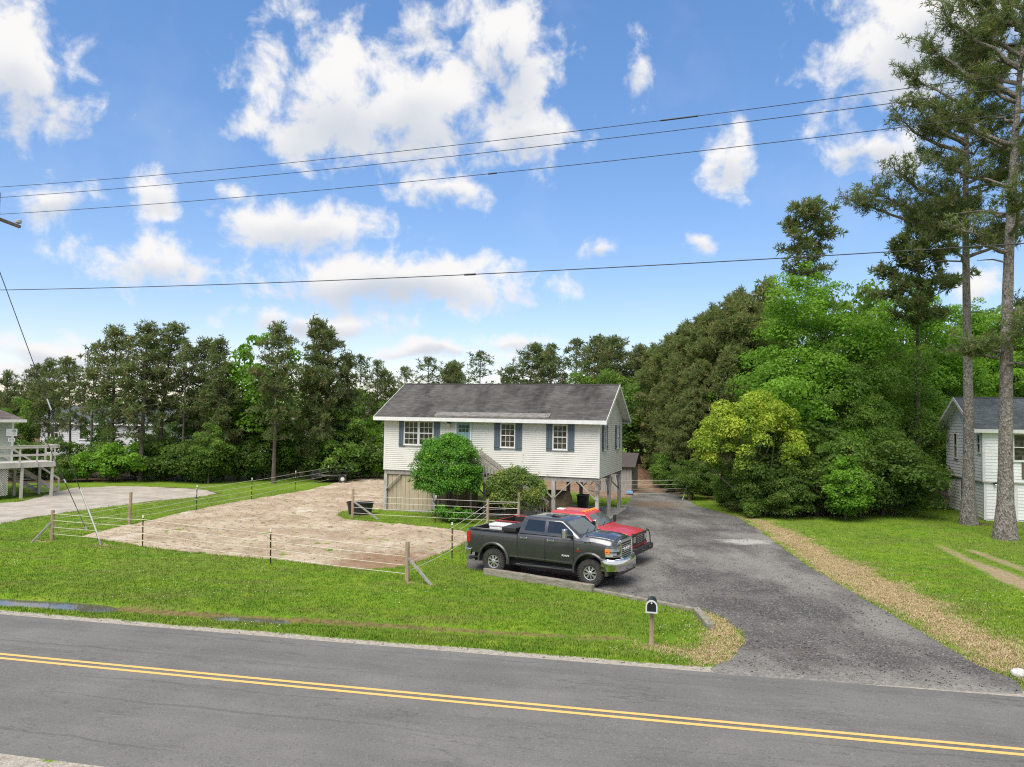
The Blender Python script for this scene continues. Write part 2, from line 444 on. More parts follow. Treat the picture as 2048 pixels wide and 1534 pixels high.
def grass_base(name, is_ground=True):
    m = mat(name, (.1, .2, .03), .95); t = NT(m); P = t.pos()
    m.node_tree.nodes['Principled BSDF'].inputs['Specular IOR Level'].default_value = .15
    n1 = t.noise(P, .22, 5, .6); n2 = t.noise(P, 1.6, 5, .65); n3 = t.noise(P, 14, 3, .7); n4 = t.noise(t.scale(P, (.35, 1.6, 1)), .9, 4, .6)
    c = t.mix(t.step(n1, .35, .65), GRASS[0], GRASS[1])
    c = t.mix(t.step(n2, .42, .72), c, GRASS[2])
    c = t.mix(t.step(n4, .46, .70), c, GRASS[3])
    c = t.mix(t.ma('MULTIPLY', t.step(n3, .35, .7), .30), c, tuple(v*.5 for v in GRASS[0]))
    c = t.mix(t.ma('MULTIPLY', t.step(t.noise(P, .13, 4, .6), .48, .66), .6), c, (.125, .165, .030))
    if is_ground:
        br = t.ma('SUBTRACT', t.noise(P, 5.5, 5, .7), .5)
        def msk(a, k=1.3, lo=.38, hi=.62): return t.step(t.ma('ADD', t.attr(a), t.ma('MULTIPLY', br, k)), lo, hi)
        st = t.mix(t.step(t.noise(P, 9, 4, .7), .35, .65), (.39, .295, .155), (.23, .165, .08))
        st = t.mix(t.step(t.noise(P, 2.1, 4, .6), .5, .75), st, (.42, .34, .20))
        c = t.mix(msk('straw'), c, st)
        dt = t.mix(t.step(t.noise(P, 3.3, 5, .7), .35, .7), (.085, .058, .032), (.15, .098, .052))
        c = t.mix(msk('dirt'), c, dt)
        pa = t.mix(t.step(t.noise(P, 8, 4, .7), .35, .7), (.42, .38, .32), (.25, .22, .18))
        c = t.mix(msk('pale', .8), c, pa)
        c = t.mix(t.ma('MULTIPLY', msk('mud', 1.5, .42, .80), .85), c, t.mix(t.step(t.noise(P, 7, 4, .7), .35, .65), (.115, .072, .036), (.22, .145, .070)))
        tk = t.mix(t.step(t.noise(P, 6, 4, .7), .35, .7), (.36, .27, .175), (.24, .17, .10))
        c = t.mix(t.ma('MULTIPLY', msk('track', 1.1, .42, .75), .9), c, tk)
    t.color(c)
    h = t.ma('ADD', t.noise(P, 24, 3, .7), t.ma('MULTIPLY', t.noise(P, 5, 3, .6), 1.2))
    t.bump(h, .7, .05)
    return m
GRASS = [(.088, .180, .012), (.145, .255, .014), (.215, .295, .024), (.165, .190, .040)]
M_ground = grass_base('lawn_ground')
nxg, nyg = len(gx), len(gy)
idx = np.arange(nxg*nyg).reshape(nyg, nxg)
Fg = np.stack([idx[:-1, :-1], idx[:-1, 1:], idx[1:, 1:], idx[1:, :-1]], -1).reshape(-1, 4)
ground = mesh_np('ground', np.stack([X, Y, Zg], -1).reshape(-1, 3), Fg, M_ground, attrs=dict(straw=straw.ravel(), dirt=dirt.ravel(), pale=pale.ravel(), track=track.ravel(), mud=mudg.ravel()), smooth=True)
tag(ground, 'green lawn and open ground around the houses', None, kind='structure')

# ---- sheets that swell gently out of the lawn, so that their outline is ragged
def swell(name, polys, res, material, height, ramp, noise, label, rag=.25, under=-.05, extra=None, ragscale=1.2):
    xs_ = [p[0] for q in polys for p in q]; ys_ = [p[1] for q in polys for p in q]
    ax = np.arange(min(xs_)-1, max(xs_)+1, res); ay = np.arange(min(ys_)-1, max(ys_)+1, res)
    x, y = np.meshgrid(ax, ay)
    x = x+fbm(x*7.3, y*7.3, 1, 5)*res*.5; y = y+fbm(x*6.1, y*6.1, 1, 6)*res*.5
    s = np.max([sdf(q, x, y) for q in polys], 0) + fbm(x*ragscale, y*ragscale, 4, 11)*rag*2
    z = np.clip(s*ramp, under, height) + noise(x, y)*np.clip(s*3, 0, 1)
    if extra is not None: z = z+extra(x, y, s)
    keep = (s > under/ramp*.9)
    kc = keep[:-1, :-1] & keep[:-1, 1:] & keep[1:, 1:] & keep[1:, :-1]
    i = np.arange(x.size).reshape(x.shape)
    F = np.stack([i[:-1, :-1], i[:-1, 1:], i[1:, 1:], i[1:, :-1]], -1)[kc]
    used, inv = np.unique(F.ravel(), return_inverse=True)
    V = np.stack([x, y, z], -1).reshape(-1, 3)[used]
    o = mesh_np(name, V, inv.reshape(-1, 4), material, smooth=True, attrs=dict(edge=s.ravel()[used], road=(y-(cen_y(x)+half_w/.98)).ravel()[used]))
    return tag(o, label, None, kind='structure')

# sand paddock
M_sand = mat('paddock_sand', (.4, .33, .24), .95); t = NT(M_sand); P = t.pos()
c = t.mix(t.step(t.noise(P, .45, 5, .6), .38, .62), (.345, .262, .172), (.47, .38, .27))
c = t.mix(t.step(t.noise(P, 2.6, 5, .7), .50, .70), c, (.19, .135, .085))
c = t.mix(t.step(t.noise(P, .30, 3, .5), .60, .72), c, (.52, .46, .36))
qd = G(800,1125); qd2 = G(690,950)
def blobmask(t, P, q, rx, ry):
    v = t.n('ShaderNodeVectorMath', operation='SUBTRACT'); t.put(v.inputs[0], P); v.inputs[1].default_value = (q.x, q.y, 0)
    w = t.scale(v.outputs[0], (1/rx, 1/ry, 0)); l = t.n('ShaderNodeVectorMath', operation='LENGTH'); t.put(l.inputs[0], w)
    return t.ma('ADD', l.outputs['Value'], t.ma('MULTIPLY', t.ma('SUBTRACT', t.noise(P, 1.5, 4, .6), .5), 1.4))
m1 = t.step(blobmask(t, P, qd, 3.2, 2.2), 1.1, .5)
m2 = t.step(blobmask(t, P, qd2, 5.5, 5.0), 1.15, .6)
c = t.mix(t.ma('MULTIPLY', t.ma('MAXIMUM', m1, m2), .75), c, (.22, .12, .06))
t.color(c)
t.bump(t.ma('ADD', t.noise(P, 22, 4, .7), t.ma('MULTIPLY', t.noise(P, 6, 4, .65), 1.5)), .8, .06)
def hoof(x, y):
    n = fbm(x*1.6, y*1.6, 3, 21)*.08+fbm(x*4.5, y*4.5, 2, 31)*.17
    u, v = x*.83+y*.56, -x*.56+y*.83
    pits = np.maximum(vnoise(u*3.1+.3+fbm(x, y, 2, 5), v*3.1, 77), vnoise(x*.5*4.3-y*.87*4.3, x*.87*4.3+y*.5*4.3, 78)*.96); return n*.8-np.clip(pits-.74, 0, 1)*.34
swell('sand_paddock', [sand_poly], .11, M_sand, .05, .22, hoof, 'churned pale sand of the horse paddock', rag=.22)

# driveway of dark millings
M_drive = mat('asphalt_millings', (.07, .07, .07), .95); t = NT(M_drive); P = t.pos()
n = t.noise(P, .5, 5, .6)
c = t.mix(t.step(n, .36, .64), (.062, .058, .053), (.115, .107, .097))
c = t.mix(t.step(t.noise(t.scale(P, (1, .45, 1)), .33, 4, .6), .44, .66), c, (.215, .20, .178))
c = t.mix(t.step(t.noise(P, 16, 3, .8), .52, .68), c, (.29, .275, .25)); c = t.mix(t.step(t.noise(P, 13, 3, .8), .44, .32), c, (.022, .021, .020))
c = t.mix(t.step(t.noise(P, 29, 2, .8), .40, .27), c, (.022, .022, .022))
c = t.mix(t.ma('MULTIPLY', t.step(t.noise(P, .75, 5, .7), .60, .72), .55), c, (.17, .12, .075))
q = G(1490,1085); c = t.mix(t.ma('MULTIPLY', t.step(blobmask(t, P, q, 1.6, 1.0), 1.0, .4), .8), c, (.42, .40, .37))
q = G(1310,1010); c = t.mix(t.ma('MULTIPLY', t.step(blobmask(t, P, q, 2.4, 2.8), 1.0, .4), .75), c, (.17, .115, .068))
rdm = t.step(t.ma('ADD', t.attr('road'), t.ma('MULTIPLY', t.ma('SUBTRACT', t.noise(P, .8, 5, .65), .5), 2.6)), 1.3, .0)
c = t.mix(t.ma('MULTIPLY', rdm, .75), c, t.mix(t.step(t.noise(P, 12, 3, .7), .35, .65), (.30, .28, .25), (.17, .16, .145)))
t.color(c)
t.bump(t.ma('ADD', t.noise(P, 30, 3, .8), t.ma('MULTIPLY', t.noise(P, 4, 3, .6), 1.0)), .9, .04)
swell('driveway', [drive_poly], .14, M_drive, .04, .25, lambda x, y: fbm(x*2.2, y*2.2, 3, 41)*.03, 'dark crushed asphalt driveway', rag=.10)

M_yard = varied('bare_dirt', (.17, .10, .058), (.26, .175, .11), 1.2, .95, bump=.8, bscale=9)
def pile(x, y, s):
    a, b = G(1284,962), G(1320,960)
    u = (x-a.x)/3.2; v = (y-a.y-2.5)/4.5
    return 1.85*np.exp(-(u*u+v*v)*1.2)*(1+fbm(x*1.1, y*1.1, 3, 61)*.5)
yard_poly2 = yard_poly
swell('dirt_yard', [yard_poly2, GP([(1236,975),(1262,985),(1352,975),(1345,950),(1325,930),(1236,930)])], .22, M_yard, .05, .12, lambda x, y: fbm(x*1.5, y*1.5, 4, 51)*.14, 'bare brown dirt yard behind the stilt house', rag=.3)
pc = G(1284,958)
ax, ay = np.meshgrid(np.linspace(-5.5, 5.5, 60), np.linspace(-5.5, 6, 60))
rr = np.sqrt((ax/4.6)**2+(ay/5.2)**2)
hz = 2.2*np.clip(1-rr, 0, 1)**1.15*(1+.6*fbm(ax*.9, ay*.9, 4, 71))+fbm(ax*3, ay*3, 3, 72)*.15-.12
i = np.arange(ax.size).reshape(ax.shape)
M_pile = varied('mulch_soil', (.11, .058, .03), (.19, .11, .06), 3, .95, bump=.9, bscale=14)
o = mesh_np('dirt_pile', np.stack([ax, ay, hz], -1).reshape(-1, 3), np.stack([i[:-1, :-1], i[:-1, 1:], i[1:, 1:], i[1:, :-1]], -1).reshape(-1, 4), M_pile, smooth=True)
o.location = (pc.x-.2, pc.y+4.0, 0); tag(o, 'heap of brown soil and mulch behind the shed', 'dirt pile')

M_lot = varied('pale_gravel', (.30, .265, .22), (.40, .36, .305), .8, .95, bump=.7, bscale=14, dirt=((.27, .19, .12), .8))
swell('gravel_lot', [lot_poly], .25, M_lot, .04, .14, lambda x, y: fbm(x*1.4, y*1.4, 3, 81)*.05, 'pale gravel parking lot beside the green house', rag=.45, ragscale=.6)
M_track = varied('worn_track', (.30, .22, .14), (.44, .37, .29), 1.4, .95, bump=.7, bscale=16)
#swell('dirt_track', track_polys, .16, M_track, .025, .08, lambda x, y: fbm(x*2.5, y*2.5, 3, 91)*.05, 'worn sandy wheel track across the lawn', rag=.55, ragscale=1.6)

# ditch water
M_water = mat('ditch_water', (.10, .09, .07), .03, 0.0, **{'Specular IOR Level': 1.0}); NT(M_water).bump(NT(M_water).noise(NT(M_water).pos(), 3, 2, .5), .05, .02)
dl_ = ditch_line[:9]
mb = MB(); 
L_ = [(p[0], p[1]+.6) for p in dl_]; R_ = [(p[0], p[1]-.6) for p in dl_]
for a in range(len(dl_)-1):
    mb.add([(*R_[a], -.13), (*R_[a+1], -.13), (*L_[a+1], -.13), (*L_[a], -.13)], [(0, 1, 2, 3)])
o = mb.build('ditch_water', M_water); tag(o, 'standing water in the roadside ditch', None, kind='structure')

# road
M_road = mat('asphalt', (.15, .15, .15), .9); t = NT(M_road); P = t.pos(); UV = t.n('ShaderNodeUVMap').outputs[0]
c = t.mix(t.step(t.noise(P, .5, 4, .6), .3, .7), (.126, .121, .111), (.160, .153, .140))
wob = t.n('ShaderNodeVectorMath', operation='ADD'); t.put(wob.inputs[0], UV); t.put(wob.inputs[1], t.scale(t.noise(P, .6, 4, .6, color=True), (0, .05, 0)))
streak = t.noise(t.scale(wob.outputs[0], (.10, 9.0, 0)), 1.0, 5, .6)
c = t.mix(t.ma('MULTIPLY', t.step(streak, .40, .66), .42), c, (.082, .081, .079))
c = t.mix(t.ma('MULTIPLY', t.step(t.noise(t.scale(wob.outputs[0], (.05, 46, 0)), 1.0, 3, .5), .60, .68), .5), c, (.072, .071, .070))
c = t.mix(t.step(t.noise(P, 22, 3, .85), .54, .72), c, (.215, .205, .188)); c = t.mix(t.step(t.noise(P, 18, 3, .85), .44, .30), c, (.062, .061, .059))
c = t.mix(t.step(t.noise(P, 40, 2, .8), .40, .28), c, (.06, .06, .06))
sx = t.n('ShaderNodeSeparateXYZ'); t.put(sx.inputs[0], UV)
ed = t.ma('ADD', t.ma('ABSOLUTE', t.ma('SUBTRACT', sx.outputs[1], .5)), t.ma('MULTIPLY', t.ma('SUBTRACT', t.noise(P, 1.8, 5, .7), .5), .10))
c = t.mix(t.step(ed, .468, .50), c, (.36, .33, .29))
ck = t.ma('ABSOLUTE', t.ma('SUBTRACT', t.noise(t.scale(wob.outputs[0], (.22, 6.5, 0)), 1.0, 7, .62), .5))
c = t.mix(t.ma('MULTIPLY', t.ma('MULTIPLY', t.step(ck, .010, .002), t.step(t.noise(P, .35, 3, .5), .46, .60)), .5), c, (.05, .049, .047))
c = t.mix(t.ma('MULTIPLY', t.step(t.noise(P, 1.1, 4, .7), .66, .74), .35), c, (.055, .054, .053))
t.color(c); t.bump(t.noise(P, 40, 3, .8), .6, .012)
vs = np.linspace(-1, 1, 17); V = []; UVs = []
for x in ROADX:
    for v in vs:
        V.append((x, float(cen_y(x))+v*((half_w if v > 0 else near_w)/.98+.1), .012+.055*(1-v*v) if abs(v) < .99 else -.03)); UVs.append((x, (v+1)/2))
i = np.arange(len(V)).reshape(len(ROADX), len(vs))
road = mesh_np('road', V, np.stack([i[:-1, :-1], i[1:, :-1], i[1:, 1:], i[:-1, 1:]], -1).reshape(-1, 4), M_road, uv=UVs, smooth=True)
tag(road, 'grey two lane asphalt road', None, kind='structure')
M_yel = mat('yellow_paint', (.78, .43, .085), .7); t = NT(M_yel); P = t.pos()
c = t.mix(t.step(t.noise(P, 30, 3, .8), .60, .78), (.74, .42, .12), (.30, .22, .12)); c = t.mix(t.ma('MULTIPLY', t.step(t.noise(P, 1.2, 4, .6), .45, .7), .35), c, (.62, .40, .14)); t.color(c)
for sgn in (1, -1):
    V = []
    for x in ROADX:
        for e in (-.055, .055):
            yy = sgn*.125+e; v = yy/(half_w/.98+.1); V.append((x, float(cen_y(x))+yy, .012+.055*(1-v*v)+.005))
    i = np.arange(len(V)).reshape(len(ROADX), 2)
    o = mesh_np('road_line', V, np.stack([i[:-1, 0], i[1:, 0], i[1:, 1], i[:-1, 1]], -1), M_yel)
    tag(o, 'solid yellow centre line painted on the road', None, kind='structure')
    o['group'] = 'double yellow centre lines'

# ---- scattered blades, stones and flowers (real geometry, uncountable)
def proj(x, y, z=0.0):
    zz = z-CAMH; d = y*math.cos(PITCH)+zz*math.sin(PITCH); u = -y*math.sin(PITCH)+zz*math.cos(PITCH)
    a, b = FPX*x/d, -FPX*u/d; c, s = math.cos(ROLL), math.sin(ROLL)
    return 1024+c*a-s*b, 767+s*a+c*b
def sample_ground(n, y0, y1, power=1.6):
    """points on the ground inside the view, denser near the camera"""
    u = rng.random(n); yy = (y0**(1-power)+u*(y1**(1-power)-y0**(1-power)))**(1/(1-power))
    xx = (rng.random(n)*2-1)*(yy*.72+1.5)
    return xx, yy
def blades(x, y, z, n, hmin, hmax, wid, lean, spread):
    m = len(x); k = m*n
    bx = np.repeat(x, n)+rng.normal(0, spread, k); by = np.repeat(y, n)+rng.normal(0, spread, k); bz = np.repeat(z, n)
    a = rng.random(k)*2*np.pi; h = hmin+(hmax-hmin)*rng.random(k); ln = lean*h*rng.random(k)
    dx, dy = np.cos(a), np.sin(a)
    w = wid*(.6+.8*rng.random(k))
    p0 = np.stack([bx-dy*w, by+dx*w, bz-.01], -1); p1 = np.stack([bx+dy*w, by-dx*w, bz-.01], -1); p2 = np.stack([bx+dx*ln, by+dy*ln, bz+h], -1)
    V = np.stack([p0, p1, p2], 1).reshape(-1, 3)
    return V, np.arange(3*k).reshape(-1, 3), np.repeat(np.repeat(rng.random(m), n)*.6+rng.random(k)*.4, 3)
x, y = sample_ground(150000, 17.0, 56.0, 1.5)
s_all = np.max([sdf(p, x, y) for p in (drive_poly, sand_poly, lot_poly, yard_poly)], 0)
s_tr = np.max([sdf(p, x, y) for p in track_polys], 0)
offr = y-(cen_y(x)+half_w/.98)
st = np.maximum(sdf(straw_R, x, y), sdf(straw_M, x, y))+fbm(x*.7, y*.7, 4, 3)*1.1
dl2 = linedist(ditch_line, x, y)
wd = np.maximum(sdf(wood_L, x, y), sdf(wood_R, x, y))
ok = (s_all < .05+fbm(x*3, y*3, 2, 13)*.25) & (offr > .22+fbm(x*2, y*2, 2, 14)*.3) & (s_tr < -.05) & ((np.abs(ditch_off(x, y)-.18) > .30+rng.normal(0, .10, len(x))) | (x > 4.6) | (rng.random(len(x)) < .12)) & (wd < .5)
isst = (st+rng.normal(0, .55, len(x)) > .1) 
zg = np.zeros_like(x); nr = y < 30; zg[nr] = ground_h(x[nr], y[nr])
M_blade = mat('grass_blade', (.1, .2, .02), .8); t = NT(M_blade); P = t.pos()
M_blade.node_tree.nodes['Principled BSDF'].inputs['Specular IOR Level'].default_value = .2
c = t.mix(t.step(t.noise(P, .22, 5, .6), .35, .65), GRASS[0], GRASS[1]); c = t.mix(t.step(t.noise(P, 1.6, 5, .65), .42, .72), c, GRASS[2])
c = t.mix(t.step(t.noise(t.scale(P, (.35, 1.6, 1)), .9, 4, .6), .46, .70), c, GRASS[3])
c = t.mix(t.ma('MULTIPLY', t.step(t.noise(P, .13, 4, .6), .48, .66), .6), c, (.125, .165, .030))
c = t.mix(t.attr('tint'), t.mix(.30, c, (.04, .09, .008)), t.mix(.35, c, (.25, .38, .04))); t.color(c)
g_ = ok & ~isst
V, F, T = blades(x[g_], y[g_], zg[g_], 5, .025, .075, .011, .9, .05)
o = mesh_np('lawn_grass', V, F, M_blade, attrs=dict(tint=T)); tag(o, 'short mown green grass blades covering the lawn', 'grass', kind='stuff')
M_straw = mat('straw', (.4, .27, .11), .9); t = NT(M_straw); t.color(t.mix(t.attr('tint'), (.23, .165, .08), (.54, .43, .24)))
g_ = ok & isst
V, F, T = blades(x[g_], y[g_], zg[g_], 6, .015, .05, .012, 2.4, .06)
o = mesh_np('dry_grass', V, F, M_straw, attrs=dict(tint=T)); tag(o, 'dead tan grass and straw beside driveway and ditch', 'dry grass', kind='stuff')
# rough tufts where grass meets sand, drive and posts
x, y = sample_ground(60000, 17.0, 62.0, 1.3)
s_all = np.max([sdf(p, x, y) for p in (drive_poly, sand_poly, lot_poly, yard_poly)], 0)+fbm(x*1.2, y*1.2, 4, 11)*.3
wd = np.maximum(sdf(wood_L, x, y), sdf(wood_R, x, y)); offr = y-(cen_y(x)+half_w/.98)
stt = np.maximum(sdf(straw_R, x, y), sdf(straw_M, x, y))
g_ = (((s_all < .03) & (s_all > -.22)) | ((np.abs(offr-.5) < .22) & (x > -5) & (x < 4)) | ((wd > -.8) & (wd < .6))) & (offr > .25) & (stt < 0) & (s_all < .03) & ~((offr < 1.3) & (x > G(1420, 1338).x-.2))
V, F, T = blades(x[g_], y[g_], np.zeros(g_.sum()), 6, .04, .11, .013, .8, .06)
o = mesh_np('edge_grass', V, F, M_blade, attrs=dict(tint=T)); tag(o, 'longer grass tufts along paddock, driveway and wood edges', 'grass', kind='stuff')
# clover flowers
x, y = sample_ground(4200, 17.5, 48, 1.5)
keep = (np.max([sdf(p, x, y) for p in (drive_poly, sand_poly, lot_poly, yard_poly, straw_R, straw_M)], 0) < -.2) & (offr[:1].repeat(len(x)) > -99) & (y-(cen_y(x)+half_w/.98) > .5) & (linedist(ditch_line, x, y) > .6) & (fbm(x*.45, y*.45, 3, 23)+.12*(x > 4) > .07) & (sdf(wood_R, x, y) < -.5)
x, y = x[keep], y[keep]
oc = np.array([(1, 0, 0), (-1, 0, 0), (0, 1, 0), (0, -1, 0), (0, 0, 1), (0, 0, -1)], float); of = np.array([(0, 2, 4), (2, 1, 4), (1, 3, 4), (3, 0, 4), (2, 0, 5), (1, 2, 5), (3, 1, 5), (0, 3, 5)])
def octs(x, y, z, r, sq=1.0):
    n = len(x); a = rng.random(n)*6.28; ca_, sa_ = np.cos(a), np.sin(a)
    sc = r[:, None, None]*(oc[None]*np.array([1, 1, sq])*(1+rng.normal(0, .22, (n, 6, 1))))
    v = np.empty_like(sc); v[..., 0] = sc[..., 0]*ca_[:, None]-sc[..., 1]*sa_[:, None]; v[..., 1] = sc[..., 0]*sa_[:, None]+sc[..., 1]*ca_[:, None]; v[..., 2] = sc[..., 2]
    v += np.stack([x, y, z], -1)[:, None]
    return v.reshape(-1, 3), (of[None]+6*np.arange(n)[:, None, None]).reshape(-1, 3)
V, F = octs(x, y, np.full(len(x), .06), .007+.008*rng.random(len(x)))
o = mesh_np('clover_flowers', V, F, mat('clover_white', (.75, .74, .66), .8)); tag(o, 'tiny white clover flowers dotted over the lawn', 'clover', kind='stuff')
# loose stones on the drive and road shoulder
x, y = sample_ground(42000, 15.0, 50, 1.5)
sd = sdf(drive_poly, x, y); offr = y-(cen_y(x)+half_w/.98)
k = ((sd > .02) & (offr > .12)) | ((offr > -.05) & (offr < .22) & (rng.random(len(x)) < .35))
x, y, sd = x[k], y[k], sd[k]
V, F = octs(x, y, np.where(sd > 0, np.clip(sd*.25, 0, .04), 0.0)+.004, .008+.022*rng.random(len(x))**2.2, .7)
M_stone = mat('loose_stone', (.12, .12, .12), .95); t = NT(M_stone); t.color(t.mix(t.attr('tint'), (.035, .035, .036), (.23, .22, .20)))
o = mesh_np('driveway_gravel', V, F, M_stone, attrs=dict(tint=np.repeat(rng.random(len(x))**2.0, 6))); tag(o, 'loose dark gravel stones on the driveway', 'gravel', kind='stuff')
# clods of sand
x, y = sample_ground(26000, 24, 60, 1.2); k = sdf(sand_poly, x, y) > .3; x, y = x[k], y[k]; k = fbm(x*.8, y*.8, 3, 29) > -.05; x, y = x[k], y[k]
V, F = octs(x, y, hoof(x, y)+.05, .015+.04*rng.random(len(x))**2, .6)
o = mesh_np('sand_clods', V, F, M_sand); tag(o, 'clods of churned sand lying in the paddock', 'sand clods', kind='stuff')
# ------------------------------------------------------------------ shared building materials
M_vinyl = mat('cream_vinyl', (.70, .67, .60), .55); t = NT(M_vinyl)
t.color(t.mix(t.ma('MULTIPLY', t.step(t.noise(t.scale(t.pos(), (1, 1, .5)), .9, 5, .65), .42, .75), .55), (.60, .583, .53), (.53, .51, .455)))
M_white = varied('white_trim', (.66, .66, .64), (.58, .58, .56), 4, .5)
M_glass = mat('window_glass', (.028, .026, .024), .06); M_glass.node_tree.nodes['Principled BSDF'].inputs['Specular IOR Level'].default_value = .55
t = NT(M_glass); t.color(t.mix(t.step(t.noise(t.scale(t.pos(), (1.2, 1.2, 2.5)), 2.0, 2, .5), .4, .65), (.022, .021, .02), (.075, .065, .053)))
M_shut = varied('blue_grey_paint', (.068, .095, .118), (.085, .115, .138), 5, .6)
M_door = varied('teal_paint', (.155, .27, .285), (.185, .31, .32), 3, .45)
M_wood_g = mat('weathered_wood', (.3, .28, .25), .9)
def woodify(m, c1, c2, c3, sc=(14, 14, 1.2)):
    t = NT(m); v = t.scale(t.obj(), sc); n = t.noise(v, 1.5, 6, .65)
    c = t.mix(t.step(n, .35, .65), c1, c2); c = t.mix(t.ma('MULTIPLY', t.step(t.noise(t.pos(), 1.2, 5, .6), .5, .75), .7), c, c3); t.color(c); t.bump(n, .35, .01)
woodify(M_wood_g, (.33, .31, .28), (.20, .185, .165), (.16, .15, .12))
M_wood_pale = mat('pale_deck_wood', (.5, .48, .44), .9); woodify(M_wood_pale, (.52, .50, .46), (.40, .38, .34), (.33, .30, .25))
M_post = mat('fence_wood', (.35, .27, .18), .9); woodify(M_post, (.38, .29, .195), (.25, .185, .12), (.22, .19, .15))
M_tie = mat('timber_edge', (.3, .26, .2), .9); woodify(M_tie, (.27, .245, .20), (.17, .15, .115), (.13, .14, .07), (3, 3, 14))
M_plank = mat('tan_plank', (.45, .38, .27), .85); woodify(M_plank, (.42, .355, .25), (.335, .28, .19), (.27, .23, .155))
M_plank2 = mat('brown_plank', (.16, .11, .07), .85); woodify(M_plank2, (.15, .105, .07), (.10, .07, .048), (.08, .07, .05))
M_conc = varied('concrete', (.33, .31, .28), (.24, .225, .20), 1.6, .9, bump=.3, bscale=20)
M_black = mat('black_plastic', (.018, .018, .019), .5)
M_iron = mat('black_metal', (.02, .02, .02), .45, .3)

def shingle(name, c1, c2, c3, scale=1.0):
    m = mat(name, c1, .95); t = NT(m); uv = t.n('ShaderNodeUVMap').outputs[0]; P = t.pos()
    br = t.n('ShaderNodeTexBrick'); t.put(br.inputs['Vector'], uv); br.inputs['Scale'].default_value = 1.0
    br.inputs['Brick Width'].default_value = .33; br.inputs['Row Height'].default_value = .143; br.inputs['Mortar Size'].default_value = .006
    br.inputs['Color1'].default_value = (.75, .75, .75, 1); br.inputs['Color2'].default_value = (1.25, 1.25, 1.25, 1); br.inputs['Mortar'].default_value = (.45, .45, .45, 1)
    c = t.mix(t.step(t.noise(P, .35, 5, .6), .35, .65), c1, c2)
    sk = t.n('ShaderNodeVectorMath', operation='ADD'); t.put(sk.inputs[0], t.scale(uv, (.55, .20, 0))); t.put(sk.inputs[1], t.scale(t.n('ShaderNodeUVMap').outputs[0], (0, 0, 0))); stain = t.noise(sk.outputs[0], 1.0, 6, .65)
    c = t.mix(t.ma('MULTIPLY', t.step(stain, .44, .66), .9), c, c3)
    c = t.mix(1.0, c, br.outputs['Color'], 'MULTIPLY')
    c = t.mix(t.step(t.noise(P, 30, 2, .7), .3, .75), t.mix(1.0, c, (.8, .8, .8), 'MULTIPLY'), t.mix(1.0, c, (1.25, 1.25, 1.25), 'MULTIPLY'))
    t.color(c); t.bump(t.noise(P, 40, 2, .7), .3, .01)
    return m
M_roof = shingle('grey_shingle', (.102, .095, .087), (.078, .072, .066), (.026, .0245, .023))
M_roof_g = shingle('slate_green_shingle', (.115, .135, .135), (.085, .10, .105), (.055, .065, .068))
M_roof_b = shingle('brown_shingle', (.16, .13, .115), (.13, .11, .10), (.09, .075, .07))

def lap(name, parent, material, O, U, V, N, u0, u1, hgt, pitch, lip, single=True, uv=False):
    """overlapping boards: O origin, U along, V up the surface, N outwards; u0/u1 functions of v"""
    O, U, V, N = map(Vector, (O, U, V, N)); k = int(math.ceil(hgt/pitch-1e-6)); mb = MB(); uvs = []
    outs = []
    for r in range(k):
        a, b = r*pitch, min((r+1)*pitch, hgt); m = mb if single else MB()
        pts = [O+U*u0(a)+V*a, O+U*u1(a)+V*a, O+U*u1(a)+V*a+N*lip, O+U*u0(a)+V*a+N*lip, O+U*u0(b)+V*b, O+U*u1(b)+V*b]
        m.add(pts, [(0, 1, 2, 3), (3, 2, 5, 4), (0, 3, 4), (1, 5, 2)])
        uvs += [(u0(a), a), (u1(a), a), (u1(a), a), (u0(a), a), (u0(b), b), (u1(b), b)]
        if not single: outs.append(m.build(name, material, parent))
    if single:
        o = mb.build(name, material, parent)
        if uv:
            l = o.data.uv_layers.new(name='UVMap')
            vi = np.empty(len(o.data.loops), np.int32); o.data.loops.foreach_get('vertex_index', vi)
            l.data.foreach_set('uv', np.array(uvs, np.float32)[vi].ravel())
        return o
    return outs

